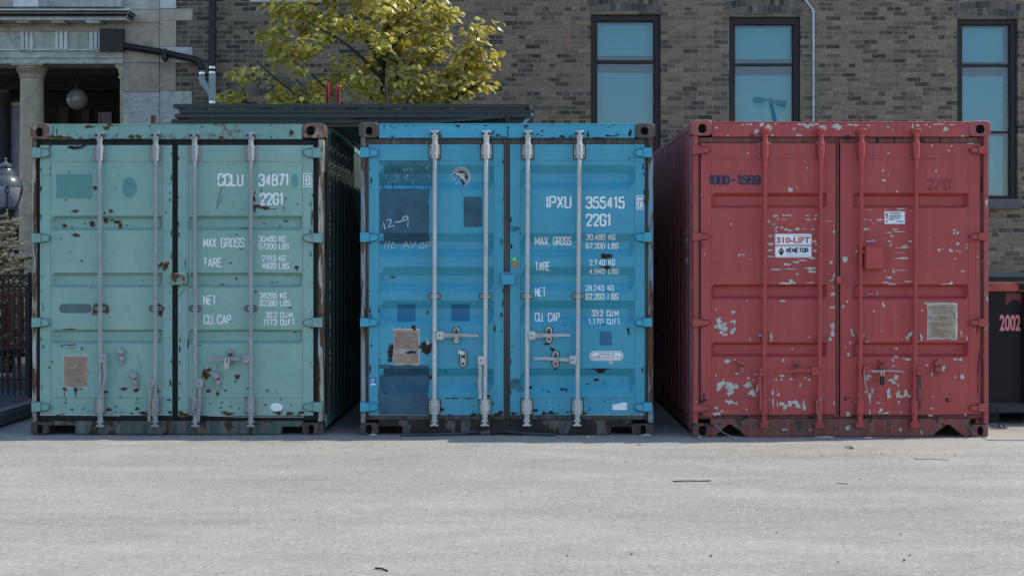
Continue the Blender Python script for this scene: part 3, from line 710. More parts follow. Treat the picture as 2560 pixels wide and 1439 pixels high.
def blue_container():
    m = dict(cast_low=M('casting_low'), cast=M('casting_dk'), post=M('b_post'), head=M('b_frame'), sill=M('b_sill'), paint=M('b_paint'), sideL=M('b_side'), sideR=M('b_side'), rail=M('b_side'), hinge=M('b_frame'), hard=M('galv_w'))
    F = 0.0; yr = F+.026
    c = container('sky blue shipping container with navy patches, between the green and red ones', F, 897, 1638, 307, 1087,
        [(897, 947, 306, 344, (914, 931, 317, 338)), (1588, 1638, 308, 345, (1602, 1621, 318, 337)), (898, 946, 1056, 1087, (914, 930, 1061, 1083)), (1580, 1634, 1058, 1089, (1601, 1615, 1062, 1084))],
        m, [(922, 1259, 948, 1234), (1275, 1612, 1301, 1587)], 361, 1037, [(412, 433, 455, 475), (582, 604, 622, 645), (666, 689, 708, 730), (750, 772, 790, 815), (919, 940, 958, 984)],
        [(1087, -1), (1216, -4), (1320, -3), (1449, -6)], (327, 361, 397, 740, 998, 1035, 1064), [(368, 393), (580, 604), (794, 816), (1005, 1028)],
        [(946, 1050), (1582, 1050), (1582, 1067), (1528, 1067), (1528, 1085), (1006, 1084), (1006, 1065), (946, 1065)], (908, 1267, 1626, M('gasket_rust')), (309, 345), phase=.1, post_in=(11, 12), s=(13, 14))
    W = M('white'); t = Decal(); g = M('galv_w'); wm = M('steel_warm')
    for s, a, b, y0, y1, wd in (('IPXU', 1365, 1429, 489, 521, 4.8), ('355415', 1464, 1562, 491, 522, 4.8), ('22G1', 1464, 1528, 534, 566, 4.8),
        ('MAX.', 1337, 1375, 591, 613, 2.8), ('GROSS', 1383, 1429, 591, 613, 2.8), ('30,480', 1465, 1514, 585, 600, 2.35), ('KG', 1522, 1539, 585, 600, 2.35), ('67,200', 1465, 1514, 607, 622, 2.35), ('LBS', 1521, 1547, 607, 622, 2.35),
        ('TARE', 1337, 1376, 654, 677, 2.8), ('2,7', 1473, 1493, 649, 663, 2.35), ('40', 1496, 1513, 648, 663, 2.35), ('KG', 1521, 1538, 648, 663, 2.35), ('4,940', 1473, 1513, 671, 685, 2.35), ('LBS', 1521, 1547, 671, 685, 2.35),
        ('NET', 1337, 1365, 718, 741, 2.8), ('28,240', 1463, 1511, 712, 727, 2.35), ('KG', 1519, 1536, 712, 727, 2.35), ('62,260', 1463, 1511, 733, 749, 2.35), ('BS', 1528, 1546, 733, 749, 2.35),
        ('CU.', 1337, 1361, 781, 804, 2.8), ('CAP.', 1370, 1404, 781, 804, 2.8), ('33.2', 1480, 1509, 775, 791, 2.35), ('CU.M.', 1517, 1551, 775, 791, 2.35), ('1,170', 1471, 1509, 796, 811, 2.35), ('CU.FT.', 1517, 1554, 796, 811, 2.35)):
        t.text(s, a, b, y0, y1, W, yr, wd)
    t.line([(1520.5, 734), (1520, 748)], 2.4, W, yr, .0035)
    t.line([(1591, 489), (1607, 489), (1607, 523), (1591, 523)], 1.8, W, yr, .003, closed=True); t.text('6', 1593.5, 1604.5, 493, 520, W, yr, 4.2)
    wear_text(t, M('b_paint'), yr, ((1365, 1430, 489, 521), (1464, 1608, 489, 566), (1337, 1430, 591, 677), (1463, 1548, 585, 685), (1337, 1405, 718, 804), (1463, 1554, 712, 811)), 11, 5)
    flush(c, 1, t, 'lettering')
    d = Decal(); n = M('navy')
    d.rect(948.5, 1080, 402, 463, M('teal_dk'), yr, .0018, .7, 1); d.rect(948.5, 1073, 472, 607, n, yr, .0022, 2.0, 2); d.rect(948.5, 1068, 603, 609, n, yr, .0021, 2, 12)
    d.pill(1159, 1205, 492, 567, n, yr, .0022, r=5); d.rect(946, 1072, 912, 1037, n, yr, .0022, 1.9, 7)
    d.rect(992, 1038, 760, 804, M('b_square'), yr, .002, .4, 8); d.rect(1128, 1174, 760, 803, M('b_square'), yr)
    for x in (957, 981, 1035, 1060, 1071): d.line([(x, 463), (x, 472)], 1.6, M('rust_rim_dk'), yr, .002)
    for k in range(16):
        rr = random.Random(k+50); a, b = rr.uniform(960, 1075), rr.uniform(408, 455); d.line([(a, b), (a+rr.uniform(-2, 3), b+rr.uniform(4, 12))], .8, M('chalk'), yr, .0024)
    d.blob(980, 445, 9, 5, M('b_square'), yr, .0022, 4)
    flush(c, 0, d, 'overpaint', 'navy and dark blue touch-up patches on the blue door')
    d = Decal(); d.rect(1499, 1530, 828, 863, M('b_square'), yr); d.blob(1290, 960, 12, 16, M('teal_dk'), yr, seed=9); d.blob(1286, 572, 12, 7, M('teal_dk'), yr, seed=19); flush(c, 1, d, 'overpaint')
    d = Decal(); cx, cy = 1153, 441
    ring = lambda r, a0, a1, k=22: [(cx+r*math.cos(R(a0+(a1-a0)*i/k)), cy-r*math.sin(R(a0+(a1-a0)*i/k))) for i in range(k+1)]
    d.poly([(UX(a, yr), UZ(b, yr)) for a, b in ring(22, -75, 172)+[(1140, 436), (1150, 446), (1156, 462)]], M('navy_ink'), .002)
    d.line(ring(22.6, -72, 165), 1.4, W, yr, .0028); d.line(ring(15.8, 5, 150), .7, W, yr, .0026)
    for a in range(-60, 160, 11): d.line([(cx+17*math.cos(R(a)), cy-17*math.sin(R(a))), (cx+20.6*math.cos(R(a+4)), cy-20.6*math.sin(R(a+4)))], 1.6, W, yr, .003)
    d.poly([(UX(a, yr), UZ(b, yr)) for a, b in ((1138, 433), (1146, 430), (1153, 433), (1159, 431), (1163, 436), (1160, 443), (1166, 450), (1162, 455), (1157, 449), (1151, 445), (1147, 438), (1140, 437))], M('primer'), .003)
    for a, b in ((1131, 441), (1136, 448), (1139, 459), (1150, 456), (1143, 457), (1131, 436)): d.blob(a, b, 1.6, 1.2, W, yr, .003, seed=a)
    flush(c, 0, d, 'emblem', 'half worn round navy and white emblem')
    d = Decal(); ch = lambda pts, wd=1.6: d.line([(880+a/3.6, 290+b/3.6) for a, b in pts], wd, M('chalk'), yr, .0032)
    for pts in ([(283, 960), (300, 1022)], [(312, 945), (330, 928), (352, 935), (350, 955), (325, 1000), (382, 985)], [(385, 958), (455, 945)], [(505, 905), (470, 903), (453, 925), (472, 942), (500, 922), (505, 903), (503, 1000)]): ch(pts, 1.9)
    for pts in ([(300, 1120), (285, 1195)], [(330, 1120), (318, 1195)], [(293, 1158), (325, 1155)], [(365, 1130), (345, 1190), (388, 1186)], [(450, 1195), (482, 1130), (510, 1190)], [(462, 1172), (502, 1165)], [(520, 1130), (535, 1190), (572, 1128)],
        [(648, 1140), (615, 1145), (600, 1185), (640, 1190), (645, 1165), (625, 1165)], [(660, 1195), (668, 1130), (705, 1135), (700, 1160), (665, 1165)]): ch(pts, 1.2)
    flush(c, 0, d, 'chalk_writing')
    d = Decal(); d.rect(983, 1049, 821, 912, M('plate_edge'), yr, .0022, 1.0, 3); d.rect(985, 1046, 825, 909, M('plate'), yr, .0028, .8, 4)
    d.blob(1015, 877, 30, 5, M('primer_dk'), yr, .0032, 6, .6); d.blob(1026, 880, 14, 3.5, M('rust_rim_dk'), yr, .0034, 8, .6)
    for k in range(9): d.rect(991, 1040-(k*5 % 17), 832+k*4.6, 833.3+k*4.6, M('plate_ink'), yr, .0031)
    flush(c, 0, d, 'data_plate', 'torn tan metal data plate with a dented middle')
    d = Decal(); d.rect(924.5, 940.5, 943, 963, M('stk_blue'), yr, .002); d.font('OK', 927.5, 937.5, 946, 952, W, yr, .02, .003); d.rect(929, 936, 954, 955, W, yr, .003); d.rect(929, 936, 956, 957, W, yr, .003); d.rect(925.5, 939.5, 958.5, 962, W, yr, .003); flush(c, 0, d, 'sticker', 'small blue OK sticker')
    d = Decal(); d.poly([(UX(a, yr), UZ(b, yr)) for a, b in ((1276.5, 642), (1294, 639), (1296.5, 652), (1280, 656))], M('stk_green'), .002); d.font('AV', 1282.5, 1290, 644, 651, W, yr, .03, .003); flush(c, 1, d, 'sticker', 'small green AV sticker')
    d = Decal(); d.rect(1281, 1293, 656, 667.5, M('stk_orange'), yr, .0022, .3, 5); flush(c, 1, d, 'sticker', 'small orange sticker')
    d = Decal(); d.pill(1474, 1558.5, 877, 901, M('sign'), yr, .002, r=11.5); d.pill(1476.5, 1556, 879.5, 898.8, M('sign_ink'), yr, .0025, r=9.4); d.pill(1478, 1554.5, 881, 897.3, M('sign'), yr, .003, r=8)
    d.font('FOR REPAIR USE', 1496, 1536, 883.5, 887.3, M('sign_ink'), yr, .02, .0036); d.font('CORTEN', 1480, 1503, 889.3, 894.3, M('sign_ink'), yr, .03, .0036); d.font('or EQUIVALENT ONLY', 1506, 1552, 890, 894.2, M('sign_ink'), yr, .02, .0036)
    d.line([(1507, 880), (1507.5, 900)], 1, M('sign_grey'), yr, .0038); d.blob(1527, 906, 5, 4, M('primer'), yr, .0025, 3); flush(c, 1, d, 'sticker', 'white rounded repair notice with black border')
    d = Decal(); d.poly([(UX(a, yr), UZ(b, yr)) for a, b in ((1531, 1010), (1540, 1009), (1543, 1008), (1550, 1008), (1552, 1006), (1567, 1005), (1567, 1024), (1531, 1024))], W, .002); flush(c, 1, d, 'sticker', 'torn white paper label')
    for i, (a, b) in enumerate(((948, 1234), (1301, 1587))):
        d = Decal()
        for y in (401, 994): d.line([(a, y), (b, y)], .8, M('teal_dk'), yr, .0012)
        for x in (a, b): d.line([(x, 363), (x, 1035)], .9, M('teal_dk'), yr, .0012)
        if i == 0: d.line([(925, 1037), (1000, 1036), (1068, 1037)], 1, M('primer_dk'), yr, .003)
        else: d.line([(1440, 1037), (1608, 1037)], 1.4, M('primer_dk'), yr, .003)
        flush(c, i, d, 'seam')
    ru, dk = M('rust'), M('rust_rim_dk'); it = []
    it += crop([(560, 185, 24, 12), (480, 195, 18, 6), (635, 188, 14, 7), (1000, 182, 55, 5), (690, 165, 14, 22), (378, 137, 9, 12), (68, 150, 4, 32), (340, 170, 16, 6), (378, 180, 12, 4), (790, 170, 12, 24), (870, 195, 60, 4), (230, 195, 40, 5), (1170, 160, 20, 30)], 1250, 290, 3.5977, dk)
    it += crop([(790, 150, 6, 18), (795, 185, 14, 12), (1270, 150, 6, 20), (1400, 155, 4, 32), (290, 95, 4, 28), (350, 95, 3, 14), (560, 95, 3, 14), (1300, 190, 90, 4)], 880, 290, 3.5977, dk)
    it += crop([(955, 1258, 40, 14), (930, 1280, 45, 5), (955, 1358, 40, 9), (955, 1375, 18, 7), (1163, 383, 7, 9), (342, 655, 5, 5), (1215, 545, 4, 10), (205, 647, 4, 4), (1155, 670, 7, 4), (180, 1048, 8, 8)], 1250, 290, 3.5977, dk)
    it += crop([(525, 437, 16, 13), (630, 605, 44, 32), (650, 640, 16, 24), (330, 640, 20, 46), (325, 720, 16, 13), (670, 870, 13, 11), (735, 857, 12, 3), (232, 300, 6, 30), (237, 715, 4, 18), (1222, 450, 7, 32), (155, 290, 8, 26), (345, 8, 24, 7), (820, 1045, 20, 5), (880, 1045, 28, 5), (1000, 1045, 40, 4),
        (960, 1028, 8, 5), (800, 815, 9, 6), (815, 840, 7, 4), (1205, 1090, 6, 14), (1265, 1170, 14, 12), (280, 1000, 16, 6), (645, 310, 8, 18), (430, 425, 5, 4)], 880, 690, 3.426, dk)
    it += crop([(863, 795, 70, 7), (862, 812, 36, 13), (858, 826, 12, 8), (885, 410, 22, 5), (1100, 470, 10, 30), (1120, 487, 9, 4), (550, 968, 28, 8), (570, 982, 5, 12), (525, 978, 5, 10), (415, 988, 9, 9), (372, 978, 7, 5), (265, 955, 12, 12), (505, 1105, 4, 7), (770, 1130, 7, 9), (760, 1152, 9, 5), (740, 1180, 5, 9),
        (935, 1053, 5, 6), (720, 1043, 18, 4), (375, 1170, 13, 13), (410, 1178, 13, 7), (480, 1180, 7, 5), (105, 598, 20, 4), (400, 580, 28, 8), (920, 128, 12, 4), (920, 218, 7, 4), (900, 913, 13, 4), (515, 865, 5, 5), (450, 625, 16, 10), (475, 798, 18, 6), (395, 1080, 5, 5), (548, 1100, 4, 5)], 1250, 690, 3.426, dk)
    it += crop([(648, 565, 10, 32), (948, 740, 9, 9), (345, 938, 3, 4), (323, 990, 3, 3)], 880, 690, 3.426, M('primer'))
    it += edge_rust(((1080, 1258, 1028, 1036), (1277, 1610, 1028, 1036), (923, 928, 380, 1030), (1253, 1258, 380, 1030), (1276, 1281, 380, 1030), (1606, 1611, 380, 1030), (950, 1585, 311, 320), (950, 1585, 336, 344), (1100, 1250, 940, 1030), (1290, 1600, 940, 1030)), 12, dk, 22)
    for k, q in enumerate(it[:]):
        if q[2] > 3.6 and q[3] > 2.5 and q[4] is dk and q[1] > 350: it.insert(0, (q[0], q[1]+.6, q[2]*1.25+.6, q[3]*1.25+.8, M('rust')))
    route(c, it, 350, 1045, 'rust_patch')
    # bare white lower half of the first bar
    handle(c.rods[0], F, (1099, 838), [(1106, 838), (1130, 838), (1160, 838), (1195, 839)], g, wm, 11, 6)
    handle(c.rods[1], F, (1203, 900), [(1200, 911), (1201, 940), (1198, 960), (1201, 980), (1200, 997)], g, wm, 9, 8)
    handle(c.rods[2], F, (1329, 838), [(1336, 839), (1355, 838), (1390, 838), (1426, 838)], g, wm, 11, 6)
    handle(c.rods[3], F, (1432, 899), [(1424, 899), (1400, 898), (1370, 896), (1335, 896)], g, wm, 10, 6)
    retainer(c.root, F, 1141, 838, g, h=42); retainer(c.root, F, 1158, 896, g, [(1146, 873), (1158, 876), (1164, 884), (1156, 889), (1143, 883)], h=42)
    retainer(c.root, F, 1372, 836, g, h=42); retainer(c.root, F, 1389, 897, g, h=42)
    mb = MB(); mb.pprism([(1138.5, 834), (1142, 834), (1142, 858), (1139, 858)], F-.085, F-.065, M('galv_w')); mb.build('seal_pin', c.root, bevel=.003)
    mb = MB(); mb.pprism([(1253, 683), (1258, 680), (1284, 680), (1287, 684), (1286, 711), (1254, 711)], F-.035, F+.024, M('b_frame')); mb.pprism([(1256, 681), (1284, 681), (1284, 686), (1256, 686)], F-.045, F-.02, M('gasket_rust')); mb.build('lock_box', c.root, bevel=.005)

def red_container():
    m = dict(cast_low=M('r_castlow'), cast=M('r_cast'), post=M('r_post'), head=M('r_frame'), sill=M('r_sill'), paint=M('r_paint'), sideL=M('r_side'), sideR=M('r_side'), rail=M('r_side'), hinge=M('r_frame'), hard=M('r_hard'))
    F = -.133; yr = F+.026
    c = container('red shipping container with pale paint chips all over its doors, beside the black waste bin', F, 1728, 2477, 301, 1092,
        [(1728, 1780, 300, 339, (1746, 1766, 310, 333)), (2425, 2477, 302, 341, (2440, 2461, 312, 334)), (1733, 1777, 1058, 1092, (1747, 1766, 1063, 1087)), (2427, 2471, 1060, 1093, (2444, 2458, 1065, 1088))],
        m, [(1752, 2088, 1778, 2067), (2101, 2450, 2132, 2421)], 357, 1039, [(482, 490.7, 513, 520), (710, 718, 740, 748), (855, 863, 885, 892)],
        [(1913, -3), (2053, -5), (2154, -4), (2291, -5)], (322, 357, 397, 846, 997, 1033, 1068), [(364, 384), (581, 600), (796, 815), (1009, 1029)],
        [(1777, 1046), (2427, 1046), (2427, 1092), (2411, 1092), (2376, 1061), (2366, 1061), (2330, 1091), (1867, 1091), (1829, 1061), (1820, 1061), (1786, 1091), (1777, 1091)], (1743, 2094, 2463, M('r_seal')), (304, 342), phase=.06, post_in=(12, 12), s=(9, 9))
    d = Decal()
    for s, a, b in (('1000', 1771, 1824), ('1569', 1842, 1902)): d.text(s, a, b, 437.5, 462.5, M('navy_ink'), yr, 5.6)
    d.line([(1828, 450), (1838, 450)], 5, M('navy_ink'), yr, .0035)
    flush(c, 0, d, 'lettering')
    d = Decal(); d.text('2210', 2317, 2377, 447, 476, M('ghost_ink'), yr, 4.5, .0012); flush(c, 1, d, 'lettering', 'faded stencilled number')
    S, SR, SI, SG = M('sign'), M('sign_red'), M('sign_ink'), M('sign_grey')
    for y0, y1, kind in ((584, 612.5, 0), (614.5, 643.5, 1)):
        d = Decal(); d.pill(1937, 2029, y0, y1, S, yr, .0035, r=3); d.line([(1938.5, y0+1.5), (2027.5, y0+1.5), (2027.5, y1-1.5), (1938.5, y1-1.5)], .8, SG, yr, .004, closed=True, round_=2)
        if kind == 0:
            d.font('310-LIFT', 1941, 2025, 592.5, 607.5, SR, yr, .035, .0045); d.font('ONTARIO WIDE', 1985, 2025, 588, 591, SG, yr, .01, .0045)
        else:
            P = lambda pts, m_: d.poly([(UX(a, yr), UZ(b, yr)) for a, b in pts], m_, .0045)
            P([(1953, 618), (1961, 628), (1945, 628)], SI); P([(1945, 629), (1961, 629), (1953, 639.5)], SI); P([(1948.5, 629), (1957.5, 629), (1953, 635)], SR)
            for k in range(3): d.rect(1950-k*1.6, 1956+k*1.6, 621.2+k*2.4, 622.3+k*2.4, SR, yr, .005)
            d.text('VENETOR', 1964, 2021, 619, 632, SI, yr, 3.0, .0045); d.font('Equipment Rental Inc.', 1966, 2019, 634.5, 639.5, SG, yr, .0, .0045)
        flush(c, 0, d, 'sign', ('white sign with red lift lettering', 'white sign with a red and black diamond')[kind])
    d = Decal(); d.pill(2210.5, 2262.5, 528, 560, S, yr, .0035, r=2); d.line([(2211.5, 529), (2261.5, 529), (2261.5, 559), (2211.5, 559)], .7, SG, yr, .004, closed=True)
    d.poly([(UX(a, yr), UZ(b, yr)) for a, b in ((2214, 532.5), (2219.5, 532.5), (2218, 548), (2215.5, 548))], SR, .0045); d.ell(2216.8, 553.5, 2.6, 2.6, SR, yr, .0045, 10)
    d.rect(2225, 2250.5, 531, 536.5, SG, yr, .0045); d.font('NOTICE', 2227, 2248, 532, 535.6, S, yr, .02, .005)
    for k, wd in enumerate((31, 31, 26, 13)): d.rect(2222, 2222+wd, 539+k*3.2, 540.6+k*3.2, SI, yr, .0045)
    d.font('VENETOR', 2243, 2258, 551.5, 555.5, SI, yr, .03, .0045); d.ell(2240, 553.6, 1.3, 1.6, SI, yr, .0045, 6); flush(c, 1, d, 'sign', 'small white notice with a red exclamation mark')
    d = Decal(); d.rect(2317, 2393, 757, 848, M('primer'), yr, .0022, 1.6, 3); d.rect(2321, 2388, 762, 845, M('plate2'), yr, .003, .9, 5)
    for k in range(17):
        if k not in (4, 8, 12): d.rect(2328+(k*5 % 9), 2382-(k*11 % 21), 768+k*4.3, 769.4+k*4.3, M('plate_ink'), yr, .0034)
    d.line([(2321, 794), (2388, 794)], 1.2, M('plate_ink'), yr, .0035); d.line([(2321, 810), (2388, 810)], 1, M('plate_ink'), yr, .0035)
    for a, b in ((2354, 764), (2324, 794), (2354, 794), (2386, 794), (2354, 843)): d.ell(a, b, 1.8, 1.8, M('bolt'), yr, .0038, 8)
    flush(c, 1, d, 'data_plate', 'silver grey data plate with rows of print')
    for i, (a, b) in enumerate(((1778, 2067), (2132, 2421))):
        d = Decal(); k = M('ghost_ink')
        for y in (397, 996): d.line([(a, y), (b, y)], .8, k, yr, .0012)
        for x in (a, b): d.line([(x, 400), (x, 994)], .8, k, yr, .0012)
        x0, x1 = c.doors[i][5:7]
        d.line([(x0+1, 357.5), (x1-1, 357.5)], 1.2, M('grime'), yr, .0022); d.line([(x0+30, 1037), ((x0+x1)/2, 1038), (x1-2, 1036)], 3, M('grime'), yr, .0022)
        flush(c, i, d, 'seam')
    W1, W2 = M('primer'), M('primer_dk'); it = []
    it += crop([(540, 108, 15, 13), (775, 82, 18, 7), (820, 76, 14, 9), (852, 78, 14, 10), (945, 80, 26, 16), (890, 142, 16, 14), (910, 138, 16, 20), (1015, 105, 30, 22), (1000, 130, 24, 18), (1240, 118, 11, 13), (1290, 78, 26, 9), (1350, 90, 36, 22), (1395, 84, 26, 14), (1435, 75, 30, 8), (1280, 174, 34, 11), (645, 178, 12, 6), (1040, 174, 16, 9), (1610, 90, 32, 18), (1640, 112, 18, 16), (1075, 72, 8, 10), (1490, 98, 44, 14),
        (828, 333, 11, 11), (1208, 664, 20, 20), (1268, 640, 11, 5), (1360, 467, 9, 9), (1078, 412, 5, 5), (677, 973, 9, 9), (1600, 1042, 18, 20), (1575, 1315, 18, 15), (745, 1252, 7, 17), (775, 1245, 26, 5), (1015, 950, 13, 15), (1065, 900, 18, 8), (1085, 893, 14, 6), (1150, 893, 10, 10), (1185, 893, 34, 6), (1215, 892, 8, 8), (1360, 897, 18, 7), (1440, 893, 9, 9), (1095, 920, 9, 11),
        (1155, 930, 25, 6), (1365, 930, 28, 9), (1435, 927, 16, 9), (1055, 975, 15, 7), (1085, 1003, 16, 9), (1130, 1005, 14, 14), (1165, 1018, 20, 12), (1200, 1028, 26, 9), (1270, 1018, 26, 11), (1335, 1015, 20, 7), (1410, 1018, 18, 10), (1085, 1035, 12, 11), (1028, 1078, 25, 7), (1030, 1150, 28, 16), (1420, 1128, 18, 12), (1440, 1152, 10, 12), (1028, 1208, 26, 11), (1430, 1210, 18, 12), (1030, 1262, 28, 11), (1120, 1268, 34, 5),
        (1410, 1278, 36, 9), (1330, 1298, 44, 8), (1270, 1312, 30, 10), (1180, 1333, 34, 11), (1090, 1380, 52, 8), (1210, 1375, 60, 5), (1385, 1370, 50, 13), (1405, 1398, 36, 9), (1270, 1420, 14, 6), (1610, 1430, 14, 12), (1560, 945, 40, 3), (1600, 990, 6, 5), (405, 708, 5, 7), (440, 1240, 6, 10), (620, 650, 4, 4), (590, 540, 3, 3), (850, 1285, 10, 3)], 1640, 290, 3.5977, W1)
    it += crop([(45, 95, 36, 20), (60, 110, 24, 16), (160, 80, 34, 9), (215, 82, 26, 9), (325, 88, 13, 11), (500, 98, 11, 9), (545, 125, 7, 6), (722, 95, 10, 20), (765, 88, 15, 15), (845, 80, 15, 7), (875, 100, 7, 9), (960, 76, 38, 6), (920, 78, 20, 6), (1020, 120, 26, 18), (1075, 80, 23, 7), (1170, 180, 16, 9), (1255, 248, 30, 6), (900, 266, 13, 8), (1080, 268, 11, 9), (1050, 312, 13, 7), (508, 333, 9, 8),
        (935, 497, 10, 15), (460, 490, 14, 9), (470, 578, 16, 13), (508, 525, 7, 7), (455, 465, 5, 5), (545, 428, 4, 4), (587, 680, 11, 9), (625, 834, 46, 7), (340, 843, 28, 3), (485, 840, 16, 4), (300, 930, 15, 8), (350, 935, 13, 7), (430, 933, 36, 8), (370, 962, 8, 5), (305, 1017, 24, 12), (570, 1018, 30, 9), (505, 1047, 34, 6), (620, 1042, 60, 4), (535, 1075, 14, 11), (340, 1125, 44, 8), (370, 1112, 14, 5), (515, 1125, 16, 8), (705, 1125, 18, 10),
        (530, 1160, 12, 11), (655, 1170, 22, 14), (640, 1186, 60, 5), (610, 1228, 55, 3), (640, 1278, 45, 8), (580, 1282, 40, 3), (118, 1288, 24, 30), (220, 1215, 11, 13), (18, 1042, 18, 18), (20, 1428, 14, 12), (1100, 1025, 14, 12), (1130, 1050, 13, 14), (1098, 1055, 8, 14), (1128, 1147, 15, 15), (965, 1202, 18, 12), (995, 1192, 10, 4), (1070, 1210, 18, 17), (1122, 1212, 9, 7), (1150, 1220, 9, 9), (1210, 1155, 7, 7), (1210, 1188, 7, 9),
        (1110, 1282, 9, 9), (1312, 1265, 9, 9), (1180, 1395, 22, 5), (470, 1390, 13, 7), (555, 1392, 10, 16), (590, 1387, 40, 3), (660, 1387, 45, 3), (838, 1253, 6, 5), (560, 1408, 9, 8), (720, 860, 8, 5), (885, 1095, 5, 4)], 2080, 290, 3.5977, W1)
    it += crop([(1080, 60, 40, 8), (1130, 62, 50, 9), (1175, 55, 30, 8), (1155, 38, 20, 10), (1330, 55, 34, 7), (1500, 38, 24, 9), (1520, 18, 18, 20), (1510, 90, 8, 9), (1512, 152, 26, 18), (1507, 268, 30, 11), (1410, 105, 7, 18), (1085, 212, 32, 7), (515, 283, 9, 8), (660, 307, 18, 15), (645, 215, 5, 6), (778, 212, 9, 7), (540, 380, 28, 28), (545, 430, 22, 30), (585, 410, 24, 14), (590, 450, 26, 30), (560, 480, 18, 18), (655, 390, 24, 12), (672, 400, 9, 20), (650, 480, 14, 22), (668, 460, 14, 24), (592, 498, 28, 11), (510, 430, 12, 14),
        (985, 520, 14, 32), (895, 510, 20, 9), (808, 540, 5, 16), (1508, 425, 16, 22), (1510, 488, 15, 24), (1490, 540, 14, 18), (1305, 518, 9, 8), (1178, 628, 9, 8), (612, 727, 28, 14), (672, 715, 10, 9), (725, 723, 20, 6), (690, 832, 14, 14), (515, 845, 7, 9), (1090, 720, 10, 18), (1075, 850, 20, 14), (1030, 885, 13, 10), (1072, 885, 12, 7), (1155, 882, 14, 12), (1275, 870, 14, 10), (1312, 885, 18, 13), (788, 870, 12, 11), (835, 885, 10, 9), (852, 840, 16, 7),
        (545, 930, 28, 24), (575, 915, 22, 34), (530, 965, 14, 20), (620, 940, 24, 34), (655, 950, 24, 36), (630, 990, 30, 22), (690, 945, 20, 22), (790, 935, 30, 22), (800, 915, 16, 14), (820, 990, 26, 24), (840, 1015, 20, 12), (868, 965, 14, 34), (640, 1080, 38, 16), (605, 1070, 13, 13), (685, 1088, 16, 10), (517, 1128, 17, 11), (520, 1178, 40, 12), (565, 1155, 16, 11), (1000, 992, 10, 26), (1005, 1088, 8, 36), (1080, 1090, 20, 26), (1105, 1120, 24, 20), (1150, 1085, 24, 24),
        (1190, 1080, 30, 16), (1215, 1110, 28, 24), (1265, 1095, 14, 38), (1275, 1130, 16, 18), (775, 1138, 7, 8), (1235, 935, 9, 13), (1525, 1088, 12, 18), (1048, 1012, 14, 9), (1035, 980, 6, 10), (938, 1100, 9, 36), (1040, 1095, 5, 26), (1320, 1310, 8, 10), (1100, 1310, 26, 7)], 1640, 690, 3.426, W1)
    it += crop([(490, 12, 28, 11), (460, 55, 30, 12), (515, 68, 36, 9), (650, 45, 36, 8), (980, 67, 50, 6), (1022, 60, 13, 14), (130, 215, 10, 11), (97, 258, 11, 13), (15, 150, 17, 18), (15, 265, 17, 11), (435, 240, 6, 22), (448, 255, 6, 16), (360, 300, 11, 8), (805, 228, 15, 9), (940, 230, 100, 6), (1062, 275, 5, 34), (770, 295, 12, 7), (822, 300, 6, 44), (168, 470, 9, 36), (185, 505, 10, 10), (10, 430, 13, 28), (12, 495, 9, 22), (670, 500, 22, 26), (648, 530, 14, 26), (765, 530, 12, 30), (305, 562, 13, 8), (155, 570, 8, 10), (270, 508, 8, 13),
        (1105, 483, 11, 13), (1110, 510, 7, 7), (1155, 530, 6, 15), (565, 622, 16, 9), (115, 608, 4, 16), (140, 672, 12, 17), (650, 712, 32, 13), (550, 690, 20, 14), (520, 722, 11, 16), (1060, 710, 23, 9), (1100, 712, 18, 11), (815, 760, 13, 11), (525, 770, 15, 7), (955, 790, 14, 20), (857, 842, 8, 16), (1115, 860, 16, 22), (1055, 862, 13, 10), (315, 852, 26, 16), (305, 880, 18, 12), (505, 890, 22, 18), (545, 868, 18, 26), (530, 910, 20, 14), (565, 935, 8, 18), (480, 985, 18, 24), (490, 1020, 20, 26), (565, 1015, 18, 32), (590, 1028, 22, 14),
        (630, 990, 18, 20), (635, 1015, 18, 22), (660, 1030, 16, 10), (290, 990, 18, 8), (345, 980, 8, 24), (325, 1040, 8, 50), (322, 1160, 8, 24), (395, 1082, 17, 7), (572, 1075, 9, 15), (420, 1140, 14, 15), (408, 1160, 12, 11), (460, 1170, 34, 7), (850, 1130, 15, 9), (840, 1190, 24, 5), (138, 1175, 18, 14), (130, 1190, 22, 8), (1140, 1182, 10, 12), (860, 1028, 6, 6), (590, 1165, 11, 7), (128, 1298, 20, 18), (145, 1280, 10, 8), (580, 1310, 12, 18), (760, 1330, 9, 18), (420, 468, 5, 7), (600, 540, 5, 6), (345, 155, 36, 3), (400, 150, 4, 20), (1220, 460, 10, 4)], 2080, 690, 3.426, W1)
    it += crop([(855, 178, 20, 6), (420, 1165, 14, 6)], 1640, 290, 3.5977, M('grime'))
    it += crop([(390, 200, 6, 4), (985, 1060, 14, 16), (1000, 1070, 18, 5), (1245, 450, 4, 50), (1262, 700, 10, 60), (1270, 850, 16, 26), (1250, 800, 5, 120), (1250, 960, 3, 90), (1290, 320, 14, 16), (115, 1050, 12, 10), (140, 1040, 8, 8), (506, 497, 7, 8), (615, 340, 5, 6)], 2080, 690, 3.426, M('grime'))
    it += crop([(150, 200, 60, 7), (130, 190, 30, 14), (560, 200, 120, 4), (55, 420, 5, 40), (55, 620, 7, 130)], 2080, 290, 3.5977, M('grime'))
    it += crop([(410, 1020, 10, 16), (410, 1065, 26, 16), (400, 1185, 26, 6), (380, 640, 3, 30), (380, 900, 4, 40)], 1640, 690, 3.426, M('grime'))
    route(c, it, 344, 1045, 'paint_chip')
    h, sb = M('r_hard'), M('steel_bar')
    handle(c.rods[0], F, (1907, 929), [(1901, 938), (1900, 960), (1903, 985), (1902, 1026)], h, h, 8, 7)
    handle(c.rods[1], F, (2037, 927), [(2028, 926), (2000, 925), (1970, 928), (1939, 931)], h, h, 9, 6)
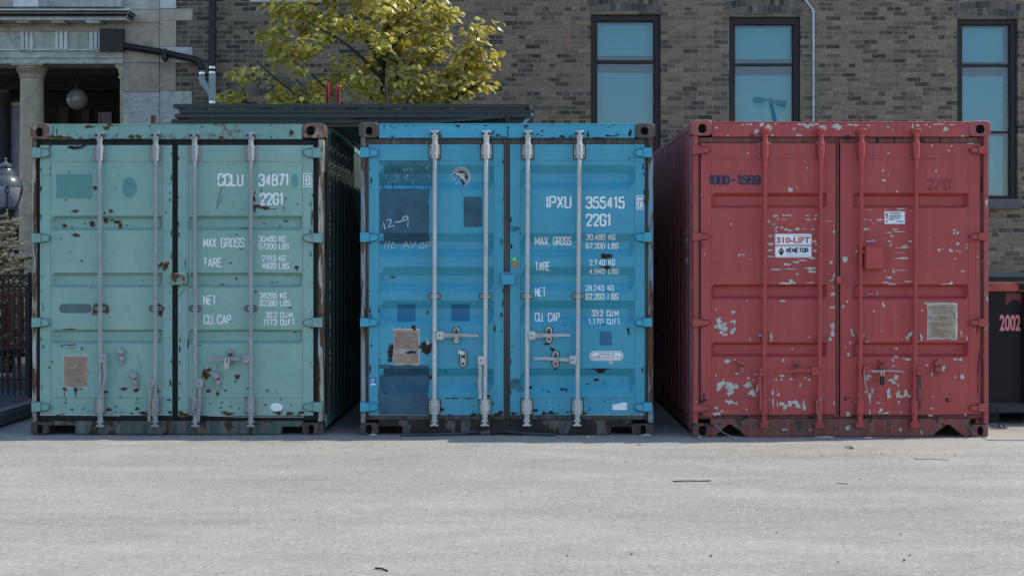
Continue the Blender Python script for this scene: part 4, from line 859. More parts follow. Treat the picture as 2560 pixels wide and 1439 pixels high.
    handle(c.rods[2], F, (2167, 925), [(2174, 926), (2190, 928), (2225, 926), (2261, 929)], h, sb, 8, 6)
    handle(c.rods[3], F, (2300, 926), [(2299, 937), (2299, 980), (2300, 1023)], h, M('r_sill'), 9, 7)
    retainer(c.root, F, 1854, 919, h, [(1842, 899), (1854, 899), (1862, 906), (1858, 912), (1844, 908)], h=40)
    retainer(c.root, F, 1991, 921, h, h=40); retainer(c.root, F, 2205, 915, h, h=34); retainer(c.root, F, 2346, 918, h, [(2336, 906), (2350, 898), (2362, 900), (2360, 910), (2340, 914)], h=42)
    mb = MB(); mb.pprism([(2092, 690), (2106, 690), (2108, 694), (2108, 708), (2092, 709)], F-.03, F+.024, M('r_frame')); mb.build('lock_box', c.root, bevel=.004)
    mb = MB(); mb.pprism([(2165, 615), (2210, 615), (2211, 672), (2164, 672)], F-.085, F+.024, M('r_lockbox')); mb.pprism([(2155, 624), (2165, 626), (2165, 634), (2155, 633)], F-.06, F, M('r_frame')); mb.build('lock_cover', c.root, bevel=.006, seg=2, label='boxy red steel lock cover')
    mb = MB(); mb.tube([U(a, b, F-.075) for a, b in ((2160, 930), (2163, 955), (2170, 985), (2176, 1005))], .004, M('twine'), 5); mb.build('twine', c.rods[2])
    mb = MB(); mb.tube([U(a, b, F-.085) for a, b in ((2056, 995), (2040, 1005), (2043, 1030), (2052, 1044), (2050, 1060))], .004, M('steel_bar'), 5); mb.build('twine', c.rods[1])
    padlock('black padlock with bright shackle on the red container handle', 2206.5, 951, 10, 22, F, M('lock_black'), M('chrome'))
#PART4
# ------------------------------------------------------------------ setting materials
W = 8.9                                             # distance of the brick front behind the containers
def asphalt():
    t = NT('aged_asphalt'); o = t.obj()
    big = t.noise(t.map(o, (.35, .8, 1)), 1.0, 6, .6); mid = t.noise(t.map(o, (.8, 1.6, 1)), 2.2, 5, .6)
    c = t.ramp(big, [(.3, (.25, .236, .205)), (.7, (.315, .298, .262))])
    c = t.mix(.5, c, t.ramp(mid, [(.3, .72), (.7, 1.12)]), 'MULTIPLY')
    band = t.noise(t.map(o, (.16, 1.1, 1), (3, 1, 0)), 1.4, 5, .62, .4)
    c = t.mix(.75, c, t.ramp(band, [(.36, .87), (.52, 1.0), (.66, 1.06)]), 'MULTIPLY')
    g1 = t.noise(o, 120, 4, .85); g2 = t.noise(o, 34, 3, .7)
    c = t.mix(.85, c, t.ramp(g1, [(.3, .55), (.5, 1.), (.72, 1.5)]), 'MULTIPLY')
    c = t.mix(.32, c, t.ramp(g2, [(.3, .75), (.5, 1.), (.7, 1.25)]), 'MULTIPLY')
    v = t.n('TexVoronoi', {'Vector': o, 'Scale': 62.0}, feature='F1')
    dark = t.ramp(t.n('TexWhiteNoise', {'Vector': v.outputs['Position']}, noise_dimensions='3D').outputs[0], [(.90, 0.), (.93, 1.)])
    c = t.mix(t.math('MULTIPLY', dark, .28), c, (.06, .06, .062))
    lite = t.ramp(t.n('TexWhiteNoise', {'Vector': v.outputs['Color']}, noise_dimensions='3D').outputs[0], [(.90, 0.), (.93, 1.)])
    c = t.mix(t.math('MULTIPLY', lite, .22), c, (.58, .57, .55))
    # two chalky worn patches near the green container
    sp = t.n('SeparateXYZ', {'Vector': o})
    for cx, cy, rx, ry in ((-3.05, -.52, .34, .06), (-4.25, -.75, .16, .16)):
        q = t.math('ADD', t.math('POWER', t.math('DIVIDE', t.math('SUBTRACT', sp.outputs[0], cx), rx), 2.0), t.math('POWER', t.math('DIVIDE', t.math('SUBTRACT', sp.outputs[1], cy), ry), 2.0))
        q = t.math('ADD', q, t.math('MULTIPLY', mid, 1.2))
        c = t.mix(t.ramp(q, [(.55, .55), (1.0, 0.)]), c, (.52, .53, .54))
    t.bump(t.math('ADD', g1, t.math('MULTIPLY', g2, .8)), .55, .006)
    return t.fin(c, .9, .15)

def brick():
    t = NT('stock_brick'); o = t.obj()
    wob = t.n('VectorMath', {0: t.noise(o, 9, 3, .6, out=1), 1: (.5, .5, .5)}, operation='SUBTRACT').outputs[0]
    wob2 = t.n('VectorMath', {0: t.noise(o, 60, 2, .6, out=1), 1: (.5, .5, .5)}, operation='SUBTRACT').outputs[0]
    p = t.n('VectorMath', {0: wob, 1: (.016, .016, .013), 2: o}, operation='MULTIPLY_ADD').outputs[0]
    p = t.n('VectorMath', {0: wob2, 1: (.007, .007, .007), 2: p}, operation='MULTIPLY_ADD').outputs[0]
    sp = t.n('SeparateXYZ', {'Vector': p}); u = t.math('ADD', sp.outputs[0], sp.outputs[1]); v = sp.outputs[2]
    H, L, J = .0682, .2175, .0125
    rv = t.math('DIVIDE', v, H); row = t.math('FLOOR', rv); fv = t.math('FRACT', rv)
    hd = t.math('LESS_THAN', t.math('MODULO', t.math('ADD', row, 4.0), 6.0), .5)
    Lr = t.math('SUBTRACT', L, t.math('MULTIPLY', hd, L/2))
    sh = t.math('FRACT', t.math('MULTIPLY', t.math('SINE', t.math('MULTIPLY', row, 12.99)), 43.7))
    sh = t.math('ADD', t.math('MULTIPLY', t.math('MODULO', row, 2.0), .5), t.math('MULTIPLY', sh, .22))
    cu = t.math('ADD', t.math('DIVIDE', u, Lr), sh); idx = t.math('FLOOR', cu); fu = t.math('FRACT', cu)
    du = t.math('MULTIPLY', t.math('MINIMUM', fu, t.math('SUBTRACT', 1.0, fu)), Lr)
    dv = t.math('MULTIPLY', t.math('MINIMUM', fv, t.math('SUBTRACT', 1.0, fv)), H)
    e = t.math('MINIMUM', du, dv); mort = t.ramp(t.math('DIVIDE', e, J), [(.38, 1.), (.62, 0.)])
    cid = t.n('CombineXYZ', {'X': idx, 'Y': row}).outputs[0]
    rnd = t.n('TexWhiteNoise', {'Vector': cid}, noise_dimensions='3D'); r1 = rnd.outputs[0]
    # areas: sootier at the building's left end, cleaner in the middle
    soot = t.math('ADD', t.math('MULTIPLY', t.noise(o, .8, 5, .65), .95), t.ramp(t.math('MULTIPLY', t.math('ADD', sp.outputs[0], 4.6), .2), [(.0, .46), (.62, .06), (1., .10)]))
    rr = t.math('SUBTRACT', r1, t.math('MULTIPLY', t.math('SUBTRACT', soot, .54), .95))
    c = t.ramp(rr, [(0., (.052, .045, .038)), (.10, (.078, .067, .054)), (.24, (.112, .094, .072)), (.45, (.158, .128, .093)), (.70, (.192, .155, .110)), (.86, (.222, .178, .125)), (.95, (.205, .125, .086)), (1., (.245, .20, .142))])
    fine = t.noise(o, 26, 7, .72)
    c = t.mix(.85, c, t.ramp(fine, [(.28, .42), (.5, .95), (.72, 1.5)]), 'MULTIPLY')
    c = t.mix(t.ramp(t.noise(o, 7, 6, .7), [(.48, 0.), (.68, .8)]), c, (.18, .15, .112))
    mc = t.mix(t.ramp(t.noise(o, 3, 5, .6), [(.35, 0.), (.65, 1.)]), (.185, .165, .135), (.24, .215, .178))
    mc = t.mix(t.ramp(fine, [(.3, .6), (.5, 0.)]), mc, (.08, .075, .07))
    c = t.mix(mort, c, mc)
    t.bump(t.math('SUBTRACT', t.math('MULTIPLY', fine, .35), mort), .7, .012)
    return t.fin(c, .92, .12)

def voussoir():
    t = NT('arch_brick'); o = t.obj(); r = t.n('NewGeometry').outputs['Random Per Island']
    c = t.ramp(r, [(0., (.045, .042, .042)), (.3, (.075, .068, .062)), (.55, (.12, .105, .088)), (.8, (.165, .145, .12)), (1., (.10, .085, .075))])
    f = t.noise(o, 26, 7, .7); c = t.mix(.7, c, t.ramp(f, [(.28, .5), (.5, 1.), (.72, 1.4)]), 'MULTIPLY'); t.bump(f, .4, .006)
    return t.fin(c, .92, .12)

def marble(name, a, b, vein, seed=0):
    t = NT(name); o = t.map(t.obj(), (1, 1, 1), (seed, seed*2, seed*.5))
    n1 = t.noise(o, 2.2, 6, .6, 1.5); c = t.mix(t.ramp(n1, [(.35, 0.), (.65, 1.)]), a, b)
    v = t.math('ABSOLUTE', t.math('SUBTRACT', t.noise(t.map(o, (.9, .9, 1.5), (0, 0, 0)), 1.7, 5, .55, 1.1), .5))
    c = t.mix(t.ramp(v, [(.0, .55), (.03, 0.)]), c, vein)
    r = t.n('NewGeometry').outputs['Random Per Island']
    c = t.mix(1, c, t.ramp(r, [(0., .80), (1., 1.12)]), 'MULTIPLY')
    d = t.noise(t.map(o, (1, 1, .6)), 5, 7, .7); c = t.mix(t.ramp(d, [(.5, 0.), (.78, .6)]), c, (.09, .088, .08))
    t.bump(t.noise(o, 40, 3), .12, .004)
    return t.fin(c, .6, .3)

def leafmat(name, a, b, tr, seed, mixf=.42, rough=.42):
    t = NT(name); r = t.n('NewGeometry').outputs['Random Per Island']; o = t.obj()
    c = t.mix(r, a, b); c = t.mix(t.ramp(t.noise(o, 30, 3), [(.4, 0.), (.7, .35)]), c, a)
    t.fin(c, rough, .35)
    tl = t.n('BsdfTranslucent', {'Color': t.mix(r, tr, tuple(x*.75 for x in tr))})
    m = t.n('MixShader', {0: mixf, 1: t.b.outputs[0], 2: tl.outputs[0]})
    t.t.links.new(m.outputs[0], t.out.inputs[0])
    return t.m

def glass(name, f, col=(1, 1, 1)):
    t = NT(name); tr = t.n('BsdfTransparent', {'Color': col}); gl = t.n('BsdfGlossy', {'Roughness': 0.0, 'Color': (.9, .95, 1)})
    fr = t.n('Fresnel', {'IOR': 1.5}).outputs[0]
    m = t.n('MixShader', {0: t.math('ADD', t.math('MULTIPLY', fr, .55), f), 1: tr.outputs[0], 2: gl.outputs[0]})
    t.t.links.new(m.outputs[0], t.out.inputs[0]); return t.m

def build_setting_materials():
    A = MATS
    A['grime'] = plain('black_grime', (.028, .02, .02), .9, .5, 40)
    A['r_seal'] = paint('grimy_red_seal', (.20, .042, .04), (.12, .03, .028), 6.1, rust=.57, rs=9, streak=.2, grime=.7, stretch=(1, 1, .2), rcol=(.028, .02, .02))
    A['r_lockbox'] = plain('smooth_red_paint', (.37, .055, .055), .5, .15, 9)
    A['asphalt'] = asphalt(); A['brick'] = brick(); A['arch'] = voussoir()
    A['mortar'] = plain('mortar', (.17, .165, .155), .95, .3, 30)
    A['frame'] = plain('dark_window_frame', (.016, .0125, .0125), .5, .15, 6)
    A['blind'] = plain('pale_blue_blind', (.045, .30, .37), .9, .05, 2)
    A['blind_back'] = plain('blue_grey_gap_interior', (.05, .12, .18), .9, .1, 2)  # dim interior and its reflection put into one colour
    A['pane'] = glass('window_glass', .03); A['pane2'] = glass('inner_window_glass', .0)
    A['sill'] = plain('grey_stone_sill', (.10, .10, .105), .85, .25, 12)
    A['sill_w'] = plain('pale_stone_sill', (.36, .38, .39), .8, .2, 8)
    A['m_blue'] = marble('blue_grey_marble', (.26, .28, .26), (.35, .365, .325), (.14, .155, .15), 1)
    A['m_beige'] = marble('beige_marble', (.27, .228, .175), (.345, .31, .255), (.2, .16, .13), 5)
    A['m_white'] = marble('pale_marble', (.40, .42, .41), (.47, .49, .47), (.3, .33, .34), 9)
    A['m_dark'] = plain('sooty_marble', (.014, .013, .012), .9, .8, 7)
    A['stone'] = marble('column_stone', (.25, .21, .15), (.30, .26, .19), (.15, .13, .11), 15)
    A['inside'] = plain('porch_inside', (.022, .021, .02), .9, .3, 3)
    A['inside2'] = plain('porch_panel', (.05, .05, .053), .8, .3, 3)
    A['pale'] = plain('pale_notice', (.26, .26, .30), .8, .3, 6)
    A['black'] = plain('black_paint', (.007, .007, .0075), .45, .3, 14)
    A['pvc'] = plain('grey_plastic_pipe', (.21, .265, .295), .4, .12, 6)
    A['conduit'] = plain('pale_conduit', (.42, .50, .54), .5, .2, 10)
    A['globe'] = plain('dusty_globe', (.17, .16, .145), .25, .15, 6, .5)
    A['f_green'] = plain('dark_green_coating', (.008, .018, .019), .4, .3, 10, .4)
    A['f_wire'] = plain('dark_green_wire', (.035, .06, .058), .45, .3, 10)
    A['redpost'] = plain('red_post_paint', (.30, .04, .046), .5, .2, 12)
    A['brownpost'] = plain('brown_post_paint', (.07, .032, .028), .6, .3, 12)
    A['strip'] = plain('light_blue_strip', (.18, .42, .50), .5, .2, 12)
    A['bark'] = plain('dark_bark', (.035, .03, .027), .95, .5, 22, bump=.5)
    A['bark_l'] = plain('grey_bark', (.14, .13, .12), .9, .4, 22, bump=.5)
    A['leaf'] = leafmat('yellow_green_leaf', (.085, .085, .022), (.58, .52, .14), (.85, .72, .09), 1, .30, .34)  # wide random range also paints in sunlit and shaded interior leaves
    A['needle'] = leafmat('pale_needle', (.22, .225, .165), (.46, .44, .34), (.34, .33, .2), 2, .2, .6)
    A['lantern_metal'] = plain('dark_green_lantern_metal', (.05, .065, .068), .32, .2, 8, .5)
    A['lantern_glass'] = plain('frosted_lantern_glass', (.22, .22, .245), .25, .12, 5, .5)
    A['iron'] = plain('black_iron', (.010, .010, .011), .5, .3, 12)
    A['paver'] = plain('grey_paver', (.055, .055, .058), .9, .35, 6)
    A['kerb'] = plain('concrete_kerb', (.12, .12, .122), .9, .3, 8)
    A['chair'] = plain('red_chair', (.09, .018, .014), .5, .25, 9)
    A['bin'] = plain('black_bin_paint', (.004, .004, .0045), .65, .4, 5)
    A['bin_rail'] = plain('worn_bin_rail', (.03, .032, .038), .7, .6, 26)
    A['bin_red'] = plain('faded_bin_red', (.34, .075, .055), .6, .35, 10)
    A['bin_reflection'] = plain('painted_red_reflection', (.13, .028, .022), .5, .4, 12)
    A['bin_pink'] = plain('faded_pink_number', (.60, .22, .21), .6, .1, 10)
    A['stick'] = plain('dry_twig', (.04, .033, .028), .9, .4, 40)
    A['stone_s'] = plain('small_stone', (.10, .10, .10), .9, .4, 40)
    A['paper'] = plain('white_scrap', (.38, .39, .39), .8, .2, 30)
    A['hose'] = plain('dark_hose', (.035, .045, .06), .4, .3, 20)
    A['wire_g'] = plain('green_wire', (.03, .13, .095), .4, .1, 20)
    A['film'] = plain('crumpled_film', (.075, .08, .09), .3, .4, 30)

# ------------------------------------------------------------------ ground
def ground():
    mb = MB(); n = 24; S = 200
    mb.add([(-S, -S, 0), (S, -S, 0), (S, S, 0), (-S, S, 0)], [(0, 1, 2, 3)], M('asphalt')); struct(mb.build('ground'))
    mb = MB(); mb.box(-14, -4.56, -6, W-.03, .004, .12, M('paver')); struct(mb.build('pavement'))
    mb = MB()
    for k in range(12): mb.box(-4.555, -4.40, -6+k*1.24, -6+k*1.24+1.23, .004, .13, M('kerb'))
    struct(mb.build('kerb', bevel=.02, seg=2))

# ------------------------------------------------------------------ the brick building with its porch
def arc(a, b, apex, spring, n=14):
    """px points of the segmental arch over a..b"""
    h = spring-apex; c = (b-a)/2; r = (c*c+h*h)/(2*h); cy = apex+r; cx = (a+b)/2; t0 = math.asin(c/r)
    return cx, cy, r, t0, [(cx+r*math.sin(-t0+2*t0*k/n), cy-r*math.cos(-t0+2*t0*k/n)) for k in range(n+1)]
def building():
    root = thing('brick_building', 'old brown brick building with tall blue windows and a pale marble porch behind the containers', 'building', Vector((0, W, 0)))
    wins = [(1477, 1652, 27, 36, 490, 497), (1823, 2001, 33, 42, 490, 497), (2393, 2545, 40, 48, 490, 497)]
    X = lambda a: UX(a, W); Z = lambda b: UZ(b, W)
    cuts = sorted({X(400), X(482), X(3100)} | {X(q) for w_ in wins for q in w_[:2]} | {X(600), X(820)})
    zc = sorted({0.0, Z(497), 9.5} | {Z(w_[3]) for w_ in wins} | {Z(-420), Z(2)})
    mb = MB(); br = M('brick')
    for x0, x1 in zip(cuts, cuts[1:]):
        for z0, z1 in zip(zc, zc[1:]):
            mx, mz = (x0+x1)/2, (z0+z1)/2
            if any(X(a) < mx < X(b) and Z(497) < mz < Z(s_) for a, b, t, s_, g, h in wins): continue
            if X(600) < mx < X(820) and Z(2) < mz < Z(-420): continue
            mb.add([(x0, W, z0), (x1, W, z0), (x1, W, z1), (x0, W, z1)], [(0, 1, 2, 3)], br)
    for a, b, t, s_, g, h in wins:
        for x in (X(a), X(b)): mb.add([(x, W, Z(497)), (x, W+.2, Z(497)), (x, W+.2, Z(s_)), (x, W, Z(s_))], [(0, 1, 2, 3)], br)
        mb.add([(X(a), W, Z(s_)), (X(b), W, Z(s_)), (X(b), W+.2, Z(s_)), (X(a), W+.2, Z(s_))], [(0, 1, 2, 3)], br)
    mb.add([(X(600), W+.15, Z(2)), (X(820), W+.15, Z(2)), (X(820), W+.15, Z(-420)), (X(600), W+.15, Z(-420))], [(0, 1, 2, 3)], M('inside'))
    mb.add([(X(3100), W, 0), (X(3100), W+10, 0), (X(3100), W+10, 9.5), (X(3100), W, 9.5)], [(0, 1, 2, 3)], br)
    mb.add([(X(400), W, 9.5), (X(3100), W, 9.5), (X(3100), W+10, 9.5), (X(400), W+10, 9.5)], [(0, 1, 2, 3)], M('sill'))
    mb.add([(X(400), W+10, 0), (X(3100), W+10, 0), (X(3100), W+10, 9.5), (X(400), W+10, 9.5)], [(3, 2, 1, 0)], br)
    mb.add([(X(340), W+3.3, 0), (X(400), W+10, 0), (X(400), W+10, 9.5), (X(340), W+.3, 9.5)], [(3, 2, 1, 0)], br)
    mb.build('wall', root)
    for a, b, t, s_ in [w_[:4] for w_ in wins]+[(553, 842, 238, 262)]:
        cx, cy, r, t0, P = arc(a, b, t, s_); k = MB()
        n0 = int((b-a)/11.8)
        for ring in range(2):
            r0 = r+1+ring*18.6; nn = n0+ring
            for i in range(nn):
                u0, u1 = -t0+2*t0*(i+.07)/nn, -t0+2*t0*(i+.93)/nn
                q = [(cx+rr*math.sin(u), cy-rr*math.cos(u)) for rr, u in ((r0, u0), (r0, u1), (r0+17.2, u1), (r0+17.2, u0))]
                k.prism([(X(p), Z(z)) for p, z in q], W-.010, W+.05, M('arch'))
        q = [(cx+(r-.5)*math.sin(-t0+2*t0*i/14), cy-(r-.5)*math.cos(-t0+2*t0*i/14)) for i in range(15)]+[(cx+(r+38)*math.sin(t0-2*t0*i/14), cy-(r+38)*math.cos(t0-2*t0*i/14)) for i in range(15)]
        k.prism([(X(p), Z(z)) for p, z in q], W-.005, W+.06, M('mortar'))
        k.build('arch', root)
    fy = W+.055
    for wi, (a, b, t, s_, g, h, ) in enumerate(wins):
        fw = 15; fr = M('frame'); cx, cy, r, t0, P = arc(a, b, t, s_)
        tops = ((52, 142, 157), (60, 150, 163), (61, 158, 165))[wi]
        k = MB(); top = tops[0]
        k.prism([(X(a)+.002, Z(top)), (X(b)-.002, Z(top))]+[(X(p), Z(z)+.004) for p, z in reversed(P)], fy, fy+.09, fr)
        k.box(X(a)+.002, X(a+fw), fy, fy+.09, Z(497), Z(top), fr); k.box(X(b-fw), X(b)-.002, fy, fy+.09, Z(497), Z(top), fr)
        for q0, q1 in ((tops[1]+7, tops[2]), (489, 497)) if wi < 2 else ((tops[1], tops[2]), (327, 332), (489, 497)):
            k.box(X(a+fw), X(b-fw), fy+.012, fy+.085, Z(q1), Z(q0), fr)
        for x0, x1 in ((a+fw, a+fw+2), (b-fw-2, b-fw)): k.box(X(x0), X(x1), fy+.02, fy+.08, Z(489), Z(top), fr)
        o = k.build('window', root, bevel=.004)
        rt = b-fw-(3 if wi < 2 else 12)
        bl = [(top, top+5, 0), (top+5, tops[1]-7 if wi == 2 else tops[1]-6, 1), (tops[1]-6, tops[1]+7, 0), (tops[2], tops[2]+22, 0), (tops[2]+22, 325 if wi == 2 else 486, 1)]
        if wi == 2: bl += [(325, 338, 0), (338, 486, 1)]
        k = MB(); k.box(X(a+fw), X(b-fw), fy+.17, fy+.18, Z(489), Z(top), M('blind_back'))
        for q in (tops[2]+8, tops[2]+15, tops[1]-1): k.box(X(a+fw), X(b-fw), fy+.155, fy+.169, Z(q+1.2), Z(q), M('frame'))
        k.build('blind_gap_backing', o)  # backing sheet painted like the dim interior seen around the blind
        k = MB()
        for q0, q1, on in bl:
            if on: k.box(X(a+fw+1), X(rt), fy+.135, fy+.14, Z(q1), Z(q0), M('blind'))
        k.build('blind', o)
        k = MB(); k.add([(X(a+fw), fy+.05, Z(489)), (X(b-fw), fy+.05, Z(489)), (X(b-fw), fy+.05, Z(top)), (X(a+fw), fy+.05, Z(top))], [(0, 1, 2, 3)], M('pane'))
        k.build('pane', o)
        # the inner sheet of the double glazing leans a little, which doubles reflections
        dz = (Z(top)-Z(489))*.0026; k = MB(); k.add([(X(a+fw), fy+.075, Z(489)), (X(b-fw), fy+.075, Z(489)), (X(b-fw), fy+.075+dz, Z(top)), (X(a+fw), fy+.075+dz, Z(top))], [(0, 1, 2, 3)], M('pane2'))
        k.build('pane', o)
        k = MB(); k.box(X(a-6), X(b+6), W-.07, W+.054, Z(521), Z(497.5), M('sill')); k.build('sill', o, bevel=.006)
    k = MB(); k.box(X(626), X(809), W-.07, W+.14, Z(8), Z(-12), M('sill_w')); k.build('window_sill', root, bevel=.006)
    k = MB(); k.box(X(1400), X(3100), W-.08, W-.003, Z(692), Z(681), M('sill')); k.box(X(1400), X(3100), W-.05, W-.003, 0, Z(692.3), M('black')); k.build('plinth', root, bevel=.004)
    # marble pilaster and quoins
    k = MB(); g = .0025
    for r0, r1, m in ((-300, -90, 'm_beige'), (-90, 25, 'm_blue'), (25, 57, 'm_beige'), (57, 157, 'm_beige'), (157, 231, 'm_beige'), (231, 330, 'm_blue'), (330, 430, 'm_beige'), (430, 530, 'm_beige'), (530, 640, 'm_blue'), (640, 900, 'm_beige')):
        k.box(X(310), X(400)-g, W-.03, W+.4, Z(r1)+g, Z(r0)-g, M(m))
    k.build('pilaster', root, bevel=.003)
    k = MB()
    for r0, r1, x1, m in ((-60, 22, 441, 'm_white'), (22.5, 52, 482, 'm_beige'), (52, 118, 441, 'm_beige'), (118, 157, 482, 'm_white'), (157, 228, 440, 'm_beige'), (228, 322, 481, 'm_blue'), (322, 400, 441, 'm_beige'), (400, 450, 482, 'm_white'), (450, 540, 441, 'm_beige'), (540, 900, 482, 'm_blue'), (-160, -60, 482, 'm_beige')):
        k.box(X(400)+g, X(x1)-g, W-.018, W+.02, Z(r1)+g, Z(r0)-g, M(m))
    k.build('quoin', root, bevel=.003)
    # entablature
    x0, x1 = X(-500), X(309)
    k = MB(); k.box(x0, x1, W-.03, W+.5, Z(160), Z(147), M('m_blue')); k.box(x0, x1, W-.045, W+.5, Z(146.6), Z(129), M('m_blue')); k.box(x0, x1, W-.075, W+.5, Z(128.6), Z(124.5), M('m_white')); k.build('architrave', root, bevel=.003)
    k = MB(); k.box(x0, x1, W-.02, W+.5, Z(124), Z(79), M('m_blue')); k.box(x0, x1, W-.05, W+.5, Z(79), Z(73), M('m_beige')); k.box(x0, x1, W-.03, W+.5, Z(73), Z(50), M('m_beige')); k.build('frieze', root, bevel=.003)
    for a in (-33, 54, 140, 226):
        k = MB()
        for q in (0, 11, 22): k.pbox(a+q, a+q+8.5, 80, 124, W-.05, W-.018, M('m_white'), W)
        k.pbox(a-1, a+32, 124.8, 128, W-.085, W-.07, M('m_white'), W)
        for q in range(6): k.pbox(a+1+q*5.3, a+4.6+q*5.3, 128.4, 132.5, W-.065, W-.04, M('m_white'), W)
        k.build('triglyph', root, bevel=.002)
    yc = W-.42; k = MB(); Xc = lambda a: UX(a, yc); Zc = lambda b: UZ(b, yc)
    for r0, r1, xe, yy, m in ((22, 26, 324, yc, 'm_white'), (26, 32, 320, yc+.03, 'm_dark'), (32, 40.5, 315, yc+.08, 'm_dark'), (40.5, 47, 310, yc+.10, 'm_white')):
        k.box(x0, Xc(xe), yy, W+.3, Zc(r1), Zc(r0)-.0015, M(m))
    k.build('cornice', root, bevel=.006)
    for a in (-46, 40, 127, 214):
        k = MB(); k.pbox(a, a+34, 47.5, 57, W-.28, W-.04, M('m_white') if a > 200 else M('m_beige'), W-.28); k.build('mutule', root, bevel=.006)
    k = MB()
    for a, b, m in ((-500, -90, 'm_blue'), (-90, 39, 'm_beige'), (39.5, 103, 'm_white'), (103.5, 295, 'm_blue'), (295.5, 309.4, 'm_white')): k.box(X(a), X(b), W-.12, W+.3, Z(21), Z(-200), M(m))
    k.build('parapet', root, bevel=.003)
    # porch inside
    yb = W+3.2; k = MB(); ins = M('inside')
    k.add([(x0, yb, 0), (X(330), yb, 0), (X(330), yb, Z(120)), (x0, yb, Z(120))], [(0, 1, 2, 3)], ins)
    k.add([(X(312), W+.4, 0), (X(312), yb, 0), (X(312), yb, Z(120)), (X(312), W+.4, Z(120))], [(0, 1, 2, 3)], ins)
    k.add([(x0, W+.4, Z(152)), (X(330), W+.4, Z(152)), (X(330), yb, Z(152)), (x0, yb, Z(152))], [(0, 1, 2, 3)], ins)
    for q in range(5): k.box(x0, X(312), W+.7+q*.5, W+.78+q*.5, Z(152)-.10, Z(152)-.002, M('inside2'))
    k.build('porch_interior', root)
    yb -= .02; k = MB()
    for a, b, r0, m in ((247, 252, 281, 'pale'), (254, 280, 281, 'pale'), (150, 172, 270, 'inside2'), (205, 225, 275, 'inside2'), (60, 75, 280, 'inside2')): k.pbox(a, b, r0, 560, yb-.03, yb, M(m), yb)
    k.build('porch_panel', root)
    k = MB(); k.pbox(27, 54, 268, 560, W+1.6, W+1.75, M('pale'), W+1.6); k.pbox(26, 56, 254, 268, W+1.55, W+1.75, M('m_beige'), W+1.55); k.build('porch_pier', root, bevel=.01)
    for px_, yy, m, top, r_ in ((80, W+.20, 'stone', 160, 28), (-4, W+1.5, 'inside2', 228, 27)):
        s = (D+yy)/F0; cx = UX(px_, yy); zt = UZ(top, yy); q = lambda dr, dz: (dr*s, -dz*s)
        k = MB(); k.box(cx-39*s, cx+39*s, yy-39*s, yy+39*s, zt-9*s, zt-.002, M(m))
        k.lathe((cx, yy, zt), [q(30, 30), q(31, 26), q(33, 20), q(37, 13), q(37, 9.2)], M(m), 32)
        k.lathe((cx, yy, zt), [q(r_, 38), q(31, 36), q(31, 33), q(29, 31), q(29, 30)], M(m), 32)
        k.lathe((cx, yy, 0.0), [(r_*1.12*s, 0.12), (r_*1.1*s, zt*.4), (r_*s, zt-37*s)], M(m), 32)
        if m == 'stone':
            for a in range(48):
                t = 2*math.pi*a/48; k.cyl((cx+31.5*s*math.cos(t), yy+31.5*s*math.sin(t), zt-26*s), (cx+37*s*math.cos(t), yy+37*s*math.sin(t), zt-14*s), 1.1*s, M(m), n=5)
        k.build('column', root, smooth=True)
    k = MB(); k.pbox(299, 309.5, 196, 900, W+.02, W+.4, M('stone'), W); k.pbox(295, 309.5, 190, 196, W, W+.4, M('stone'), W); k.pprism([(286, 160), (309.5, 160), (309.5, 190), (299, 190), (294, 172), (288, 168)], W+.01, W+.4, M('stone')); k.build('pilaster', root, bevel=.003)
    k = MB(); yy = W-.9; k.pprism([(20, 612), (40, 611), (76, 622), (90, 626), (90, 632), (20, 622)], yy-.1, yy+.3, M('stone')); k.pprism([(16, 634), (90, 634), (90, 643), (16, 643)], yy-.12, yy+.3, M('stone')); k.pbox(60, 84, 643, 900, yy, yy+.25, M('stone'), yy); k.pbox(14, 60, 643, 900, yy+.05, yy+.2, M('reddoor'), yy); k.build('porch_balustrade', root, bevel=.01)
    # drainpipes and conduit
    bk, pv, cl = M('black'), M('pvc'), M('chrome'); P = lambda a, b, y=W-.12: U(a, b, y)
    k = MB(); k.pbox(249, 308, 72, 127.5, W-.17, W-.08, bk, W-.17); k.tube([P(296, 113), P(400, 130), P(486, 149), P(496, 155), P(502, 166), P(505, 180)], [.05, .05, .05, .052, .05, .048], bk, 14)
    k.pprism([(405, 124), (413, 121), (417, 128), (413, 147), (407, 152), (403, 146)], W-.2, W-.03, bk); k.build('drainpipe', root, smooth=True, label='sloping black pipe from a square black outlet box')
    k = MB(); k.tube([P(532, -340), P(531, 168)], .052, bk, 14); k.build('drainpipe', root, smooth=True, label='upright black downpipe')
    k = MB(); k.tube([P(505, 178), P(505, 199), P(509, 209), P(527, 232), P(531, 240)], .052, pv, 16); k.tube([P(530.5, 166), P(532, 400)], .054, pv, 16)
    for a, b in ((504.5, 196), (509.5, 210), (529, 212), (530, 236), (531, 245)): k.tube([P(a-.3, b-3), P(a+.3, b+3)], .060, pv, 16)
    for a, b in ((505, 184), (530.5, 170), (530.5, 182), (531, 256)): k.tube([P(a, b-2.5), P(a, b+2.5)], .0565, cl, 16)
    k.tube([P(530.5, 172.5), P(530.5, 179.5)], .058, bk, 16)
    k.build('drainpipe', root, smooth=True, label='grey plastic branch pipe with steel clips')
    k = MB(); k.tube([P(1996, -22, W-.03), P(2012, -2, W-.03), P(2033, 27, W-.03), P(2034, 34, W-.03), P(2033, 640, W-.03)], .016, M('conduit'), 8); k.tube([P(2033, 28, W-.03), P(2033.5, 33, W-.03)], .024, M('conduit'), 8); k.build('conduit', root, smooth=True)
    # hanging globe
    t = thing('globe_lamp', 'round frosted globe lamp hanging inside the dark porch', 'lamp', U(193, 276, W+.7)); y = W+.7; s = (D+y)/F0
